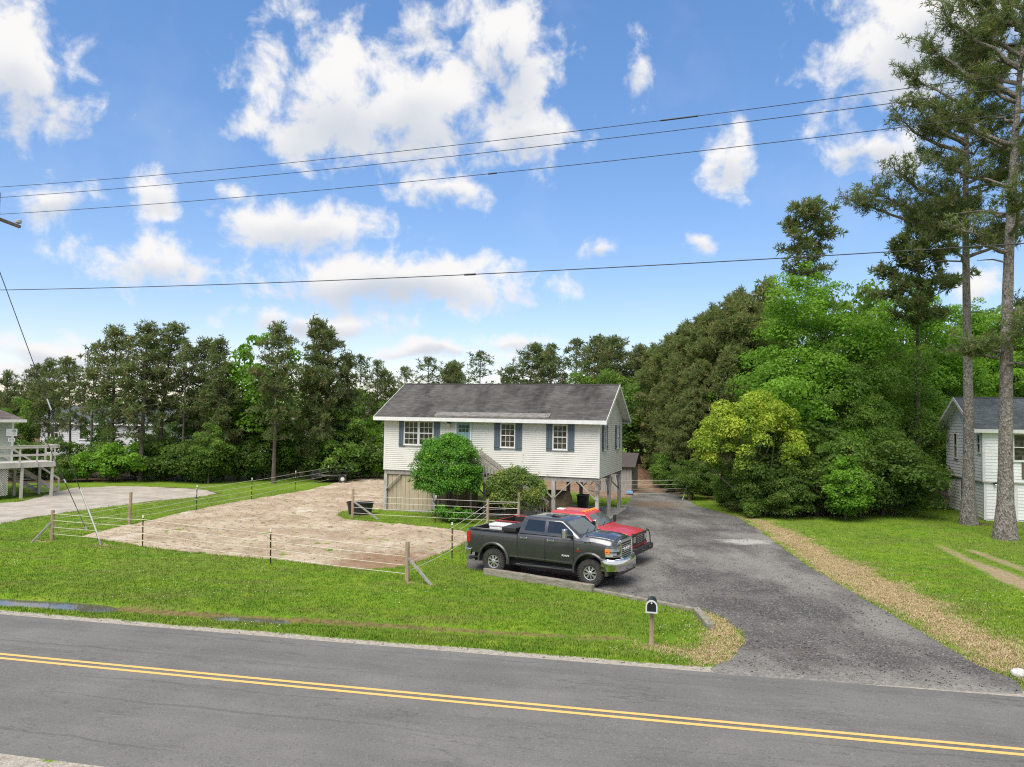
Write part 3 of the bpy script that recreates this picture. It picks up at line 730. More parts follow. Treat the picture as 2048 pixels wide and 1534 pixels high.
def gable_roof(parent, L, W, ze, zr, oe, og, M_sh, M_tr, thick=.10):
    """ridge along x; returns nothing; slabs, courses, fascia, rakes, soffit"""
    rise = zr-ze; run = W/2+oe; sl = math.hypot(rise, run); c_, s_ = run/sl, rise/sl
    for nm, yb, sg in (('front', -oe, 1), ('back', W+oe, -1)):
        V = Vector((0, sg*c_, s_)); N = Vector((0, -sg*s_, c_)); O = Vector((-og, yb, ze))
        U = Vector((1, 0, 0))
        r = lap('roof', parent, M_sh, O+N*.012, U, V, N, lambda v: 0, lambda v: L+2*og, sl, .143, .010, uv=True)
        mb = MB(); a, b = O, O+V*sl; d = -N*thick; e = U*(L+2*og)
        mb.add([a, a+e, b+e, b, a+d, a+e+d, b+e+d, b+d], [(0, 1, 2, 3), (7, 6, 5, 4), (0, 4, 5, 1), (1, 5, 6, 2), (3, 2, 6, 7), (0, 3, 7, 4)])
        mb.build('roof_deck', M_tr, parent)
        f = MB(); f.span((-og-.02, yb-sg*.025, ze-.20), (L+og+.02, yb+sg*.0, ze+.015)); f.build('fascia', M_tr, parent)
        s = MB(); s.span((-og, yb+sg*.003, ze-.20), (L+og, yb+sg*(oe-.02), ze-.185)); s.build('soffit', M_tr, parent)
        for xx in (-og-.03, L+og+.003):
            k = MB(); k.add([Vector((xx, yb, ze-.20)), Vector((xx, W/2, zr-.20)), Vector((xx, W/2, zr+.02)), Vector((xx, yb, ze+.02)),
                             Vector((xx+.027, yb, ze-.20)), Vector((xx+.027, W/2, zr-.20)), Vector((xx+.027, W/2, zr+.02)), Vector((xx+.027, yb, ze+.02))],
                            [(0, 1, 2, 3), (7, 6, 5, 4), (0, 4, 5, 1), (1, 5, 6, 2), (2, 6, 7, 3), (3, 7, 4, 0)])
            k.build('rake_board', M_tr, parent, fixn=True)
    for i in range(int((L+2*og)/.30)):
        m = MB(); x = -og+i*.30
        m.add([(x, W/2-.15, zr-.045), (x+.31, W/2-.15, zr-.035), (x+.31, W/2, zr+.045), (x, W/2, zr+.035), (x+.31, W/2+.15, zr-.035), (x, W/2+.15, zr-.045)], [(0, 1, 2, 3), (3, 2, 4, 5)])
        m.build('ridge_shingle', M_sh, parent)

def window(parent, T, w, h, cols, rows, sash=True, frame=M_white, trim=.09, glass=M_glass):
    """T: matrix whose local x runs along the wall, y up, z out of the wall; origin window centre"""
    root = MB()
    for a, b in (((-w/2-trim, -h/2-trim, 0), (-w/2, h/2+trim, .05)), ((w/2, -h/2-trim, 0), (w/2+trim, h/2+trim, .05)), ((-w/2, h/2, 0), (w/2, h/2+trim, .05)), ((-w/2, -h/2-trim, 0), (w/2, -h/2, .05))):
        root.span(a, b)
    root.span((-w/2-trim-.03, -h/2-trim-.03, .0), (w/2+trim+.03, -h/2-trim+.0, .075))
    f = root.build('window', frame, parent); f.matrix_local = T
    m = MB(); m.span((-w/2, -.028, .004), (w/2, .028, .042))
    for s0, s1 in ((-h/2, -.028), (.028, h/2)):
        for i in range(1, cols): x = -w/2+w*i/cols; m.span((x-.011, s0, .014), (x+.011, s1, .030))
        for j in range(1, rows): y = s0+(s1-s0)*j/rows; m.span((-w/2, y-.011, .012), (w/2, y+.011, .028))
    m.build('muntin', frame, f)
    for s0, s1 in ((-h/2, -.028), (.028, h/2)):
        for i in range(cols):
            for j in range(rows):
                p = MB(); p.span((-w/2+w*i/cols+.011, s0+(s1-s0)*j/rows+.011, .004), (-w/2+w*(i+1)/cols-.011, s0+(s1-s0)*(j+1)/rows-.011, .012)); p.build('pane', glass, f)
    return f
def shutter(parent, T, w, h):
    m = MB(); n = 3
    for i in range(n): m.span((-w/2+w*i/n+.004, -h/2, .0), (-w/2+w*(i+1)/n-.004, h/2, .025))
    o = m.build('shutter', M_shut, parent); o.matrix_local = T
    for y in (-h/2+.18, h/2-.18):
        b = MB(); b.span((-w/2, y-.045, .026), (w/2, y+.045, .045)); b.build('batten', M_shut, o)
    return o

# ------------------------------------------------------------------ the stilt house
HL, HW, ZB, ZE, ZR, OE, OG = 13.195, 7.19, 2.459, 5.62, 7.768, .546, .464
HANG = math.radians(-18.08)
house = thing('stilt_house', 'cream vinyl house raised on wooden stilts with grey shingle roof and blue shutters', 'house', (-7.669, 45.474, 0), HANG)
HM = Matrix.Translation((-7.669, 45.474, 0)) @ Matrix.Rotation(HANG, 4, 'Z'); HMI = HM.inverted()
Nf = (HM.to_3x3() @ Vector((0, -1, 0))); Nr = (HM.to_3x3() @ Vector((1, 0, 0)))
def HF(zx, zy):            # pixel of a 3.408x crop at 700,740 -> local point on the front wall
    return HMI @ PL(700+zx/3.408, 740+zy/3.408, HM @ Vector((0, 0, 3)), Nf)
def HR(zx, zy):
    return HMI @ PL(700+zx/3.408, 740+zy/3.408, HM @ Vector((HL, 0, 3)), Nr)
WT = ZE-.15
slope = (ZR-ZE)/(HW/2+OE)
one = lambda c: (lambda v: c)
lap('front_wall', house, M_vinyl, (0, 0, ZB), (1, 0, 0), (0, 0, 1), (0, -1, 0), one(0), one(HL), WT-ZB+.02, .115, .021)
lap('back_wall', house, M_vinyl, (HL, HW, ZB), (-1, 0, 0), (0, 0, 1), (0, 1, 0), one(0), one(HL), WT-ZB+.02, .115, .021)
ztop = lambda y: ZE+slope*(OE+min(y, HW-y))-.13
def gy0(v):
    z = ZB+v; return max(0.0, (z-(ZE+slope*OE-.13))/slope)
gh = ZE+slope*(OE+HW/2)-.13-ZB
lap('right_wall', house, M_vinyl, (HL, 0, ZB), (0, 1, 0), (0, 0, 1), (1, 0, 0), lambda v: min(gy0(v), HW/2), lambda v: max(HW-gy0(v), HW/2), gh, .115, .021)
lap('left_wall', house, M_vinyl, (0, HW, ZB), (0, -1, 0), (0, 0, 1), (-1, 0, 0), lambda v: min(gy0(v), HW/2), lambda v: max(HW-gy0(v), HW/2), gh, .115, .021)
m = MB(); m.span((.02, .02, ZB-.02), (HL-.02, HW-.02, ZB+.05)); m.build('floor_deck', M_wood_g, house)
m = MB(); m.span((.02, .02, ZE-.22), (HL-.02, HW-.02, ZE-.19)); m.build('ceiling_deck', M_wood_g, house)
for x in (0, HL):
    for y in (0, HW):
        m = MB(); sx = 1 if x == 0 else -1; sy = 1 if y == 0 else -1
        m.span((x-sx*.018, y-sy*.018, ZB-.01), (x+sx*.10, y+sy*.004, WT+.02)); m.span((x-sx*.018, y+sy*.004, ZB-.01), (x+sx*.004, y+sy*.10, WT+.02)); m.build('corner_trim', M_white, house)
gable_roof(house, HL, HW, ZE, ZR, OE, OG, M_roof, M_white)
# low pale slab lying on the eave over the stairs
a, b = HF(632, 318), HF(1405, 335)
m = MB(); x0, x1 = a.x-.35, b.x-.30
m.add([(x0, -OE+.10, ZE+.15), (x1, -OE+.10, ZE+.15), (x1, -OE+.56, ZE+.36), (x0, -OE+.56, ZE+.36), (x0, -OE+.10, ZE+.07), (x1, -OE+.10, ZE+.07), (x1, -OE+.56, ZE+.30), (x0, -OE+.56, ZE+.30)], [(0, 1, 2, 3), (7, 6, 5, 4), (0, 4, 5, 1), (1, 5, 6, 2), (2, 6, 7, 3), (3, 7, 4, 0)])
M_flash = mat('peeling_grey', (.4, .38, .36), .9); t = NT(M_flash); t.color(t.mix(t.step(t.noise(t.scale(t.obj(), (1.5, 6, 6)), 2.2, 6, .7), .42, .62), (.215, .20, .182), (.10, .092, .083)))
m.build('eave_strip', M_flash, house)
def TW(c, nrm='f'):
    if nrm == 'f': R = Matrix(((1, 0, 0), (0, 0, -1), (0, 1, 0)))
    else: R = Matrix(((0, 0, 1), (1, 0, 0), (0, 1, 0)))
    return Matrix.Translation(c) @ R.to_4x4()
def rectF(x0, y0, x1, y1, f=HF):
    a, b = f(x0, y0), f(x1, y1); return a, b, (a+b)/2
def wall_win(x0, y0, x1, y1, units=1):
    a, b, c = rectF(x0, y0, x1, y1); w = (b.x-a.x)/units; h = a.z-b.z
    for k in range(units):
        window(house, TW((a.x+w*(k+.5), -.034, c.z)), w-.14, h-.16, 3, 2, trim=.065)
wall_win(372, 344, 572, 517, 2); wall_win(1028, 360, 1128, 533); wall_win(1383, 368, 1484, 548)
for r in ((338, 343, 375, 522), (573, 347, 611, 528), (986, 357, 1026, 543), (1132, 361, 1172, 547), (1340, 366, 1379, 552), (1489, 368, 1529, 556)):
    a, b, c = rectF(*r); shutter(house, TW((c.x, -.034, c.z)), b.x-a.x, a.z-b.z)
for r in ((1716, 375, 1750, 548), (1805, 375, 1833, 537)):
    a, b = HR(r[0], (r[1])), HR(r[2], r[3]); cz = (HR((r[0]+r[2])/2, r[1]).z+HR((r[0]+r[2])/2, r[3]).z)/2
    hh = 1.42; cy = (a.y+b.y)/2; ww = min(abs(b.y-a.y)*.42, .85)
    window(house, TW((HL+.034, cy, cz), 'r'), ww-.1, hh-.12, 2, 2, trim=.06)
    for sg in (-1, 1): shutter(house, TW((HL+.034, cy+sg*(ww/2+.22), cz), 'r'), .36, hh+.05)
# door
a, b, c = rectF(720, 358, 830, 470); dw = b.x-a.x; dz0 = ZB+.42
m = MB(); zt = a.z
m.span((a.x, -.07, dz0), (a.x+.09, -.012, zt)); m.span((b.x-.09, -.07, dz0), (b.x, -.012, zt)); m.span((a.x, -.07, zt), (b.x, -.012, zt+.09)); m.build('door_frame', M_white, house)
m = MB(); m.span((a.x+.09, -.05, dz0), (b.x-.09, -.012, zt)); dr = m.build('front_door', M_door, house)
p, q = HF(742, 373), HF(812, 426)
for i in range(3):
    for j in range(2):
        m = MB(); gw, gh_ = (q.x-p.x)/3, (p.z-q.z)/2
        m.span((p.x+gw*i+.02, -.06, q.z+gh_*j+.02), (p.x+gw*(i+1)-.02, -.051, q.z+gh_*(j+1)-.02)); m.build('pane', M_glass, dr)
m = MB(); m.tube([(b.x-.16, -.05, dz0+.95), (b.x-.16, -.10, dz0+.95)], .03, 8); m.build('knob', mat('brass', (.4, .3, .15), .3, 1.0), dr)
# wall lantern
p = HF(680, 372)
lt = MB(); lt.tube([(p.x, -.02, p.z+.18), (p.x, -.12, p.z+.24), (p.x, -.17, p.z+.16)], .025, 6); lt.lathe([(.0, .17), (.10, .14), (.11, .08)], 10, Matrix.Translation((p.x, -.17, p.z)) @ Matrix.Rotation(math.pi/2, 4, 'X') @ Matrix.Scale(1, 4)); 
ln = lt.build('wall_lantern', M_iron, house)
g = MB(); g.tube([(p.x, -.17, p.z-.16), (p.x, -.17, p.z-.10), (p.x, -.17, p.z+.06), (p.x, -.17, p.z+.10)], [.03, .085, .10, .05], 10); g.build('globe', mat('lantern_glass', (.62, .58, .48), .15), ln)

# stilts
post_x = [.12, 3.3, 6.5, 9.35, HL-.12]
P_ = HF(1385, 800); post_x[3] = P_.x
M_stilt = mat('stilt_wood', (.4, .38, .34), .9); woodify(M_stilt, (.42, .40, .365), (.30, .28, .25), (.22, .215, .17), (10, 10, 1.0))
for iy, y in enumerate((.12, HW*.5, HW-.12)):
    for ix, x in enumerate(post_x):
        m = MB(); m.span((x-.10, y-.10, -.1), (x+.10, y+.10, ZB-.26)); m.build('stilt', M_stilt if iy == 0 or ix == 4 else M_wood_g, house)
        if iy != 1:
            for sg in (-1, 1):
                if (ix == 0 and sg < 0) or (ix == 4 and sg > 0): continue
                m = MB(); yy = y-.115 if iy == 0 else y+.115
                m.beam((x+sg*.06, yy, ZB-1.18), (x+sg*1.0, yy, ZB-.28), .045, .14, (0, 1, 0)); m.build('brace', M_stilt if iy == 0 else M_wood_g, house)
    m = MB(); m.span((.02, y-.06, ZB-.26), (HL-.02, y+.06, ZB-.022)); m.build('girder', M_wood_g, house)
for y, sg in ((.12, 1), (HW*.5, 1), (HW*.5, -1), (HW-.12, -1)):
    m = MB(); m.beam((HL-.12, y+sg*.06, ZB-1.15), (HL-.12, y+sg*.95, ZB-.28), .14, .045, (1, 0, 0)); m.build('brace', M_wood_g, house)
for i in range(16):
    m = MB(); x = .35+i*(HL-.7)/15; m.span((x-.02, .2, ZB-.20), (x+.02, HW-.2, ZB-.024)); m.build('floor_joist', M_wood_g, house)
m = MB(); m.span((6.4, -.25, -.08), (HL+.35, HW+.1, .045)); m.build('carport_slab', M_conc, house)
# plank skirt on the left half
xe = 6.3
n = int(xe/.29)
for i in range(n):
    m = MB(); x = .24+i*.29
    if x+.28 > xe: break
    m.span((x, .16, .10), (x+.275, .185, ZB-.27)); m.build('skirt_plank', M_plank if x < 3.4 else M_plank2, house)
m = MB(); m.span((.0, .10, .0), (xe, .155, .11)); m.build('sill_board', M_wood_g, house)
for i in range(int(HW/.29)-1):
    m = MB(); y = .3+i*.29; m.span((.1, y, .05), (.125, y+.275, ZB-.27)); m.build('skirt_plank', M_plank, house)
    m = MB(); m.span((xe, y, .05), (xe+.025, y+.275, ZB-.27)); m.build('skirt_plank', M_plank2, house)
# landing and stairs
M_stair = mat('stair_wood', (.34, .31, .27), .9); woodify(M_stair, (.36, .33, .29), (.24, .22, .19), (.19, .18, .15), (2, 14, 14))
dx = (a.x+b.x)/2; LZ = ZB+.36
m = MB()
for k in range(11): m.span((dx-1.0, -1.45+k*.13, LZ-.04), (dx+1.15, -1.45+k*.13+.12, LZ))
m.build('landing', M_stair, house)
for xx in (dx-.92, dx+1.05):
    m = MB(); m.span((xx-.05, -1.40, -.05), (xx+.05, -1.30, LZ+1.0)); m.build('landing_post', M_stair, house)
sx0, sz0, sx1, sz1 = dx+1.15, LZ, dx+1.15+4.1, .02
for yy in (-1.38, -.22):
    m = MB(); m.beam((sx0, yy, sz0-.16), (sx1, yy, sz1-.02), .045, .28); m.build('stringer', M_stair, house)
    m = MB(); m.beam((sx0-.1, yy, sz0+.98), (sx1, yy, sz1+.98), .045, .14); m.build('handrail', M_stair, house)
    m = MB(); m.beam((sx0-.1, yy, sz0+.82), (sx1, yy, sz1+.82), .14, .035); m.build('rail_cap', M_stair, house)
    for k in range(22):
        f_ = k/21; x = sx0+.1+(sx1-sx0-.2)*f_; z = sz0+(sz1-sz0)*f_
        m = MB(); m.span((x-.018, yy-.035, z-.02), (x+.018, yy-.0, z+.98)); m.build('baluster', M_stair, house)
for k in range(14):
    f_ = (k+.5)/14; m = MB(); x = sx0+(sx1-sx0)*f_; z = sz0+(sz1-sz0)*f_
    m.span((x-.15, -1.36, z-.02), (x+.15, -.24, z+.02)); m.build('stair_tread', M_stair, house)

def HW_(x, y, z=0): return HM @ Vector((x, y, z))

# ------------------------------------------------------------------ shed behind the house
sp = AT(1252, 935, 58.0); 
shed = thing('garden_shed', 'weathered grey wooden shed behind the stilt house', 'shed', (sp.x-2.15, sp.y, 0), HANG)
SL, SW = 2.6, 3.0
for i in range(int(SL/.2)):
    m = MB(); m.span((i*.2, 0, 0), (i*.2+.192, .03, 2.1)); m.build('board', M_wood_g, shed)
for i in range(int(SW/.2)):
    m = MB(); m.span((SL-.03, .03+i*.2, 0), (SL, .03+i*.2+.192, 2.1)); m.build('board', M_wood_g, shed)
m = MB(); m.span((.02, .04, 0), (SL-.04, SW, 2.1)); m.build('shed_frame', M_wood_g, shed)
m = MB(); m.prism([(-.3, 2.05), (SW/2, 3.05), (SW+.3, 2.05), (SW/2, 2.95)], -.3, SL+.3, 'x'); m.prism([(0, 2.1), (SW/2, 2.9), (SW, 2.1)], .02, SL-.02, 'x'); m.build('shed_roof', M_roof_b, shed)

# ------------------------------------------------------------------ right hand white house
RANG = math.radians(-13); RC = G(1968.5, 1041)
RM = Matrix.Translation((RC.x, RC.y, 0)) @ Matrix.Rotation(RANG, 4, 'Z'); RMI = RM.inverted()
rhouse = thing('white_house', 'two storey white lap sided house behind the pine trunks', 'house', (RC.x, RC.y, 0), RANG)
M_wlap = mat('white_lap', (.72, .73, .72), .6); t = NT(M_wlap)
c = t.mix(t.step(t.noise(t.pos(), .8, 5, .6), .4, .7), (.78, .775, .76), (.70, .70, .69))
c = t.mix(t.ma('MULTIPLY', t.step(t.noise(t.scale(t.pos(), (.6, .6, 1.8)), 1.0, 5, .7), .64, .80), .55), c, (.26, .28, .18)); t.color(c)
RLn, RWd, RZM, RZE, RZR, ROE, ROG = 9.0, 6.3, 2.34, 5.45, 7.45, .45, .62
rsl = (RZR-RZE)/(RWd/2+ROE)
def ry0(z): return max(0., (z-(RZE+rsl*ROE-.12))/rsl)
rg = RZE+rsl*(ROE+RWd/2)-.12
lap('siding_board', rhouse, M_wlap, (0, .04, .12), (1, 0, 0), (0, 0, 1), (0, -1, 0), one(0), one(RLn), RZM-.12, .19, .022, single=False)
lap('siding_board', rhouse, M_wlap, (0, -.06, RZM), (1, 0, 0), (0, 0, 1), (0, -1, 0), one(-.06), one(RLn), RZE-.1-RZM, .19, .022, single=False)
lap('siding_board', rhouse, M_wlap, (.04, RWd, .12), (0, -1, 0), (0, 0, 1), (-1, 0, 0), one(0), one(RWd), RZM-.12, .19, .022, single=False)
lap('siding_board', rhouse, M_wlap, (-.06, RWd+.06, RZM), (0, -1, 0), (0, 0, 1), (-1, 0, 0), lambda v: min(ry0(RZM+v), RWd/2)-.0, lambda v: max(RWd-ry0(RZM+v), RWd/2)+.12*(ry0(RZM+v) == 0), rg-RZM, .19, .022, single=False)
m = MB(); m.span((.06, .07, 0), (RLn, RWd-.02, RZE-.25)); m.build('wall_core', M_wlap, rhouse)
m = MB(); m.span((-.10, -.10, RZM-.06), (RLn, -.04, RZM+.01)); m.span((-.10, -.04, RZM-.06), (-.04, RWd+.06, RZM+.01)); m.build('belt_board', M_wood_pale, rhouse)
for (x, y, z0, z1) in ((-.09, -.09, RZM+.01, RZE-.16), (.0, .0, .05, RZM-.06)):
    m = MB(); m.span((x-.01, y-.012, z0), (x+.13, y+.02, z1)); m.span((x-.012, y+.02, z0), (x+.02, y+.13, z1)); m.build('corner_trim', M_white, rhouse)
m = MB(); m.span((1.62, -.015, .05), (1.80, .03, RZM-.06)); m.build('garage_trim', M_white, rhouse)
gable_roof(rhouse, RLn, RWd, RZE, RZR, ROE, ROG, M_roof_g, M_white)
def RLp(zx, zy): return RMI @ PL(1860+zx/4.79, 780+zy/4.79, RM @ Vector((-.06, 0, 3)), RM.to_3x3() @ Vector((-1, 0, 0)))
def RFp(zx, zy): return RMI @ PL(1860+zx/4.79, 780+zy/4.79, RM @ Vector((0, -.06, 3)), RM.to_3x3() @ Vector((0, -1, 0)))
def TL(c): return Matrix.Translation(c) @ Matrix(((0, 0, -1), (-1, 0, 0), (0, 1, 0))).to_4x4()
for (x0, y0, x1, y1, off_) in ((235, 420, 272, 645, -.10), (460, 425, 493, 597, -.10), (281, 855, 312, 1060, .015)):
    p, q = RLp(x0, y0), RLp(x1, y1); cz = (p.z+q.z)/2; cy = (p.y+q.y)/2
    ww = min(abs(p.y-q.y), .95)*.8
    window(rhouse, TL((off_, cy, cz)), ww, min(abs(p.z-q.z), 1.6), 1, 1, trim=.06)
p = RFp(865, 550); window(rhouse, Matrix.Translation((p.x+.3, -.10, p.z)) @ Matrix(((1, 0, 0), (0, 0, -1), (0, 1, 0))).to_4x4(), 1.3, 1.5, 2, 1, trim=.09)
p = RFp(895, 740); m = MB(); m.span((p.x-.10, -.12, p.z-.7), (p.x+.35, -.085, p.z+.7)); m.build('shutter', M_plank2, rhouse)
p = RFp(627, 905); m = MB(); m.lathe([(0, .06), (.10, .05), (.10, .0), (.06, -.02)], 12, Matrix.Translation((p.x, -.10, p.z+.05))); ln = m.build('wall_lamp', M_iron, rhouse)
m = MB(); m.tube([(p.x, -.12, p.z+.02), (p.x, -.14, p.z-.03), (p.x, -.14, p.z-.09)], [.05, .08, .04], 10); m.build('globe', mat('lamp_white', (.8, .8, .76), .3), ln)

# ------------------------------------------------------------------ left green house with deck
B0 = G(107, 993); e1 = Vector((-.62, -.785, 0)).normalized()
LANG = math.atan2(e1.y, e1.x)
lhouse = thing('green_house', 'grey green lap sided house on stilts with hip roof and two white signs', 'house', (B0.x, B0.y, 0), LANG)
deck = thing('timber_deck', 'pale weathered timber deck on posts with railing and stairs', 'deck', (B0.x, B0.y, 0), LANG)
LMI = (Matrix.Translation((B0.x, B0.y, 0)) @ Matrix.Rotation(LANG, 4, 'Z'))
# local: +x runs towards the camera and left, -y runs away and left
DZ, DW, DLn = 2.30, 2.25, 9.0
M_gsid = varied('sage_lap', (.33, .37, .31), (.28, .32, .27), 2.0, .7)
hx0 = 1.75
lap('siding_board', lhouse, M_gsid, (hx0, -DW, DZ), (1, 0, 0), (0, 0, 1), (0, 1, 0), one(0), one(8), 2.72, .20, .02, single=False)
lap('siding_board', lhouse, M_gsid, (hx0, -DW-6, DZ), (0, 1, 0), (0, 0, 1), (-1, 0, 0), one(0), one(6), 2.72, .20, .02, single=False)
m = MB(); m.span((hx0+.02, -DW-6, DZ-.35), (hx0+8, -DW-.02, DZ+2.7)); m.build('wall_core', M_gsid, lhouse)
m = MB(); m.span((hx0-.03, -DW+.0, DZ), (hx0+.10, -DW+.035, DZ+2.72)); m.span((hx0-.035, -DW-.1, DZ), (hx0-.0, -DW+.0, DZ+2.72)); m.build('corner_trim', M_white, lhouse)
ez = DZ+2.72; ov = .55; hp = 2.0
x0, x1, y0, y1 = hx0-ov, hx0+8+ov, -DW-6-ov, -DW+ov
cy = (y0+y1)/2; hw = (y1-y0)/2
mb = MB(); mb.add([(x0, y0, ez), (x1, y0, ez), (x1, y1, ez), (x0, y1, ez), (x0+hw, cy, ez+hp), (x1-hw, cy, ez+hp)], [(0, 1, 5, 4), (2, 3, 4, 5), (1, 2, 5), (3, 0, 4)])
o = mb.build('hip_roof', M_roof_b, lhouse); l = o.data.uv_layers.new(name='UVMap')
for lp in o.data.loops: v = o.data.vertices[lp.vertex_index].co; l.data[lp.index].uv = (v.x, v.y)
m = MB()
for p, q in (((x0-.03, y0, ez-.17), (x0, y1+.03, ez+.02)), ((x0, y1, ez-.17), (x1, y1+.03, ez+.02))): m.span(p, q)
m.build('fascia', M_white, lhouse); m = MB(); m.span((x0, y0, ez-.17), (x1, y1, ez-.15)); m.build('soffit', M_white, lhouse)
for k in range(4):
    for j in range(2):
        m = MB(); xx, yy = hx0+.3+k*2.4, -DW-.3-j*5; m.span((xx-.1, yy-.1, -.05), (xx+.1, yy+.1, DZ-.35)); m.build('stilt', M_wood_g, lhouse)
# signs on the wall
LI = LMI.inverted(); Nl = LMI.to_3x3() @ Vector((0, 1, 0))
def LP(px, py): return LI @ PL(px, py, LMI @ Vector((hx0, -DW+.03, 3)), Nl)
M_sign = mat('sign_white', (.78, .78, .77), .5); M_ink = mat('sign_ink', (.10, .12, .13), .6)
p, q = LP(12.6, 857.5), LP(34.2, 872); xa, xb = sorted((p.x, q.x))
m = MB(); m.span((xa, -DW+.026, q.z), (xb, -DW+.045, p.z)); sg = m.build('wall_sign', M_sign, lhouse); sg['label'] = 'white sign board with small round emblem'
cxs, czs = xa+(xb-xa)*.30, q.z+(p.z-q.z)*.70; rs_ = (p.z-q.z)*.20
m = MB(); m.lathe([(rs_*.62, 0), (rs_*.62, .006), (rs_, .006), (rs_, 0)], 20, Matrix.Translation((cxs, -DW+.045, czs))); m.lathe([(0.001, .005), (rs_*.3, .005), (rs_*.3, 0)], 12, Matrix.Translation((cxs, -DW+.045, czs))); m.build('emblem', M_ink, sg)
m = MB(); m.span((xa+(xb-xa)*.16, -DW+.0455, q.z+(p.z-q.z)*.22), (xa+(xb-xa)*.42, -DW+.048, q.z+(p.z-q.z)*.29)); m.build('emblem_line', M_ink, sg)
p, q = LP(16, 876), LP(29.5, 883); xa, xb = sorted((p.x, q.x))
m = MB(); m.span((xa, -DW+.026, q.z), (xb, -DW+.045, p.z)); sg = m.build('number_sign', M_sign, lhouse)
for k in range(4):
    f0 = .16+k*.18; m = MB(); xx = xa+(xb-xa)*f0; w_ = (xb-xa)*.11; zz = (p.z+q.z)/2; hh = (p.z-q.z)*.25
    m.span((xx, -DW+.0455, zz-hh), (xx+w_*.3, -DW+.048, zz+hh)); m.span((xx+w_*.7, -DW+.0455, zz-hh), (xx+w_, -DW+.048, zz+hh)); m.span((xx+w_*.3, -DW+.0455, zz+hh*(.6 if k % 2 else -.8)), (xx+w_*.7, -DW+.048, zz+hh*(.85 if k % 2 else -.5))); m.build('digit', M_ink, sg)
# deck
nb = int(DLn/.15)
for k in range(nb):
    m = MB(); m.span((k*.15, -DW+.03, DZ-.04), (k*.15+.143, .0, DZ)); m.build('deck_board', M_wood_pale, deck)
for a_, b_ in (((0, .0, DZ-.33), (DLn, .05, DZ-.0)), ((-.05, -DW, DZ-.33), (0, .05, DZ-.0)), ((0, -DW, DZ-.33), (hx0, -DW+.03, DZ-.05))):
    m = MB(); m.span(a_, b_); m.build('rim_board', M_wood_pale, deck)
PA = LI @ G(54, 1000)
for x, y in ((.12, -.08), (PA.x, -.08), (PA.x*2+.1, -.08), (6.4, -.08), (.12, -DW+.1), (1.6, -DW+.1)):
    m = MB(); m.span((x-.075, y-.075, -.05), (x+.075, y+.075, DZ-.045 if y < -1 else DZ-.045)); m.build('deck_post', M_wood_pale, deck)
for x in (.06, 1.1, PA.x+.2, 4.0, 5.6, 7.2): 
    m = MB(); m.span((x-.045, .05, DZ-.3), (x+.045, .14, DZ+1.06)); m.build('rail_post', M_wood_pale, deck)
m = MB(); m.span((-.14, -DW+.35, DZ-.3), (-.05, -DW+.44, DZ+1.06)); m.build('rail_post', M_wood_pale, deck)
m = MB(); m.span((-.14, -.95, DZ-.3), (-.05, -.86, DZ+1.06)); m.build('rail_post', M_wood_pale, deck)
for z, h_ in ((DZ+.98, .14), (DZ+.48, .14)):
    m = MB(); m.span((-.05, .14, z-h_/2), (DLn, .18, z+h_/2)); m.build('rail', M_wood_pale, deck)
    m = MB(); m.span((-.18, -DW+.3, z-h_/2), (-.14, .18, z+h_/2)); m.build('rail', M_wood_pale, deck)
m = MB(); m.span((-.20, .04, DZ+1.062), (DLn, .20, DZ+1.10)); m.build('rail_cap', M_wood_pale, deck)
m = MB(); m.span((-.20, -DW+.3, DZ+1.062), (-.06, .035, DZ+1.10)); m.build('rail_cap', M_wood_pale, deck)
# stairs drop away from the far end of the deck
sy0 = -DW-.1
for xx in (.05, 1.2):
    m = MB(); m.beam((xx+1.9, sy0+.3, DZ-.12), (xx-1.3, sy0-.25, .05), .05, .26); m.build('stringer', M_wood_pale, deck)
    m = MB(); m.beam((xx+1.9, sy0+.3, DZ+.9), (xx-1.3, sy0-.25, .95), .05, .13); m.build('stair_rail', M_wood_pale, deck)
    m = MB(); m.span((xx-1.35, sy0-.30, -.05), (xx-1.25, sy0-.20, 1.0)); m.build('newel_post', M_wood_pale, deck)
for k in range(10):
    f_ = (k+.5)/10; m = MB(); x = 1.9-3.2*f_; y = sy0+.3-.55*f_; m.span((x+.05, y-.14, DZ-DZ*f_-.02), (x+1.2, y+.14, DZ-DZ*f_+.02)); m.build('stair_tread', M_wood_pale, deck)
# lattice skirt
m = MB(); lx0, lx1, lz0, lz1 = PA.x+.75, DLn, .25, DZ-.34
stp = .13
for k in range(int((lx1-lx0+2)/stp)):
    for sg_ in (1, -1):
        u = lx0-2+k*stp if sg_ == 1 else lx0+k*stp
        pts = []
        a_ = (u, lz0); b_ = (u+sg_*(lz1-lz0), lz1)
        t0 = max(0, (lx0-a_[0])/(b_[0]-a_[0])) if sg_ == 1 else max(0, (lx1-a_[0])/(b_[0]-a_[0]) if a_[0] > lx1 else 0)
        t1 = min(1, (lx1-a_[0])/(b_[0]-a_[0])) if sg_ == 1 else min(1, (lx0-a_[0])/(b_[0]-a_[0]))
        if t1-t0 < .05: continue
        A_ = (a_[0]+(b_[0]-a_[0])*t0, -.10+.012*sg_, lz0+(lz1-lz0)*t0); B_ = (a_[0]+(b_[0]-a_[0])*t1, -.10+.012*sg_, lz0+(lz1-lz0)*t1)
        m.beam(A_, B_, .04, .010, (0, 1, 0)) if False else m.beam(A_, B_, .010, .045, (0, 0, 1))
o = m.build('lattice', M_wood_pale, deck); o['kind'] = 'stuff'

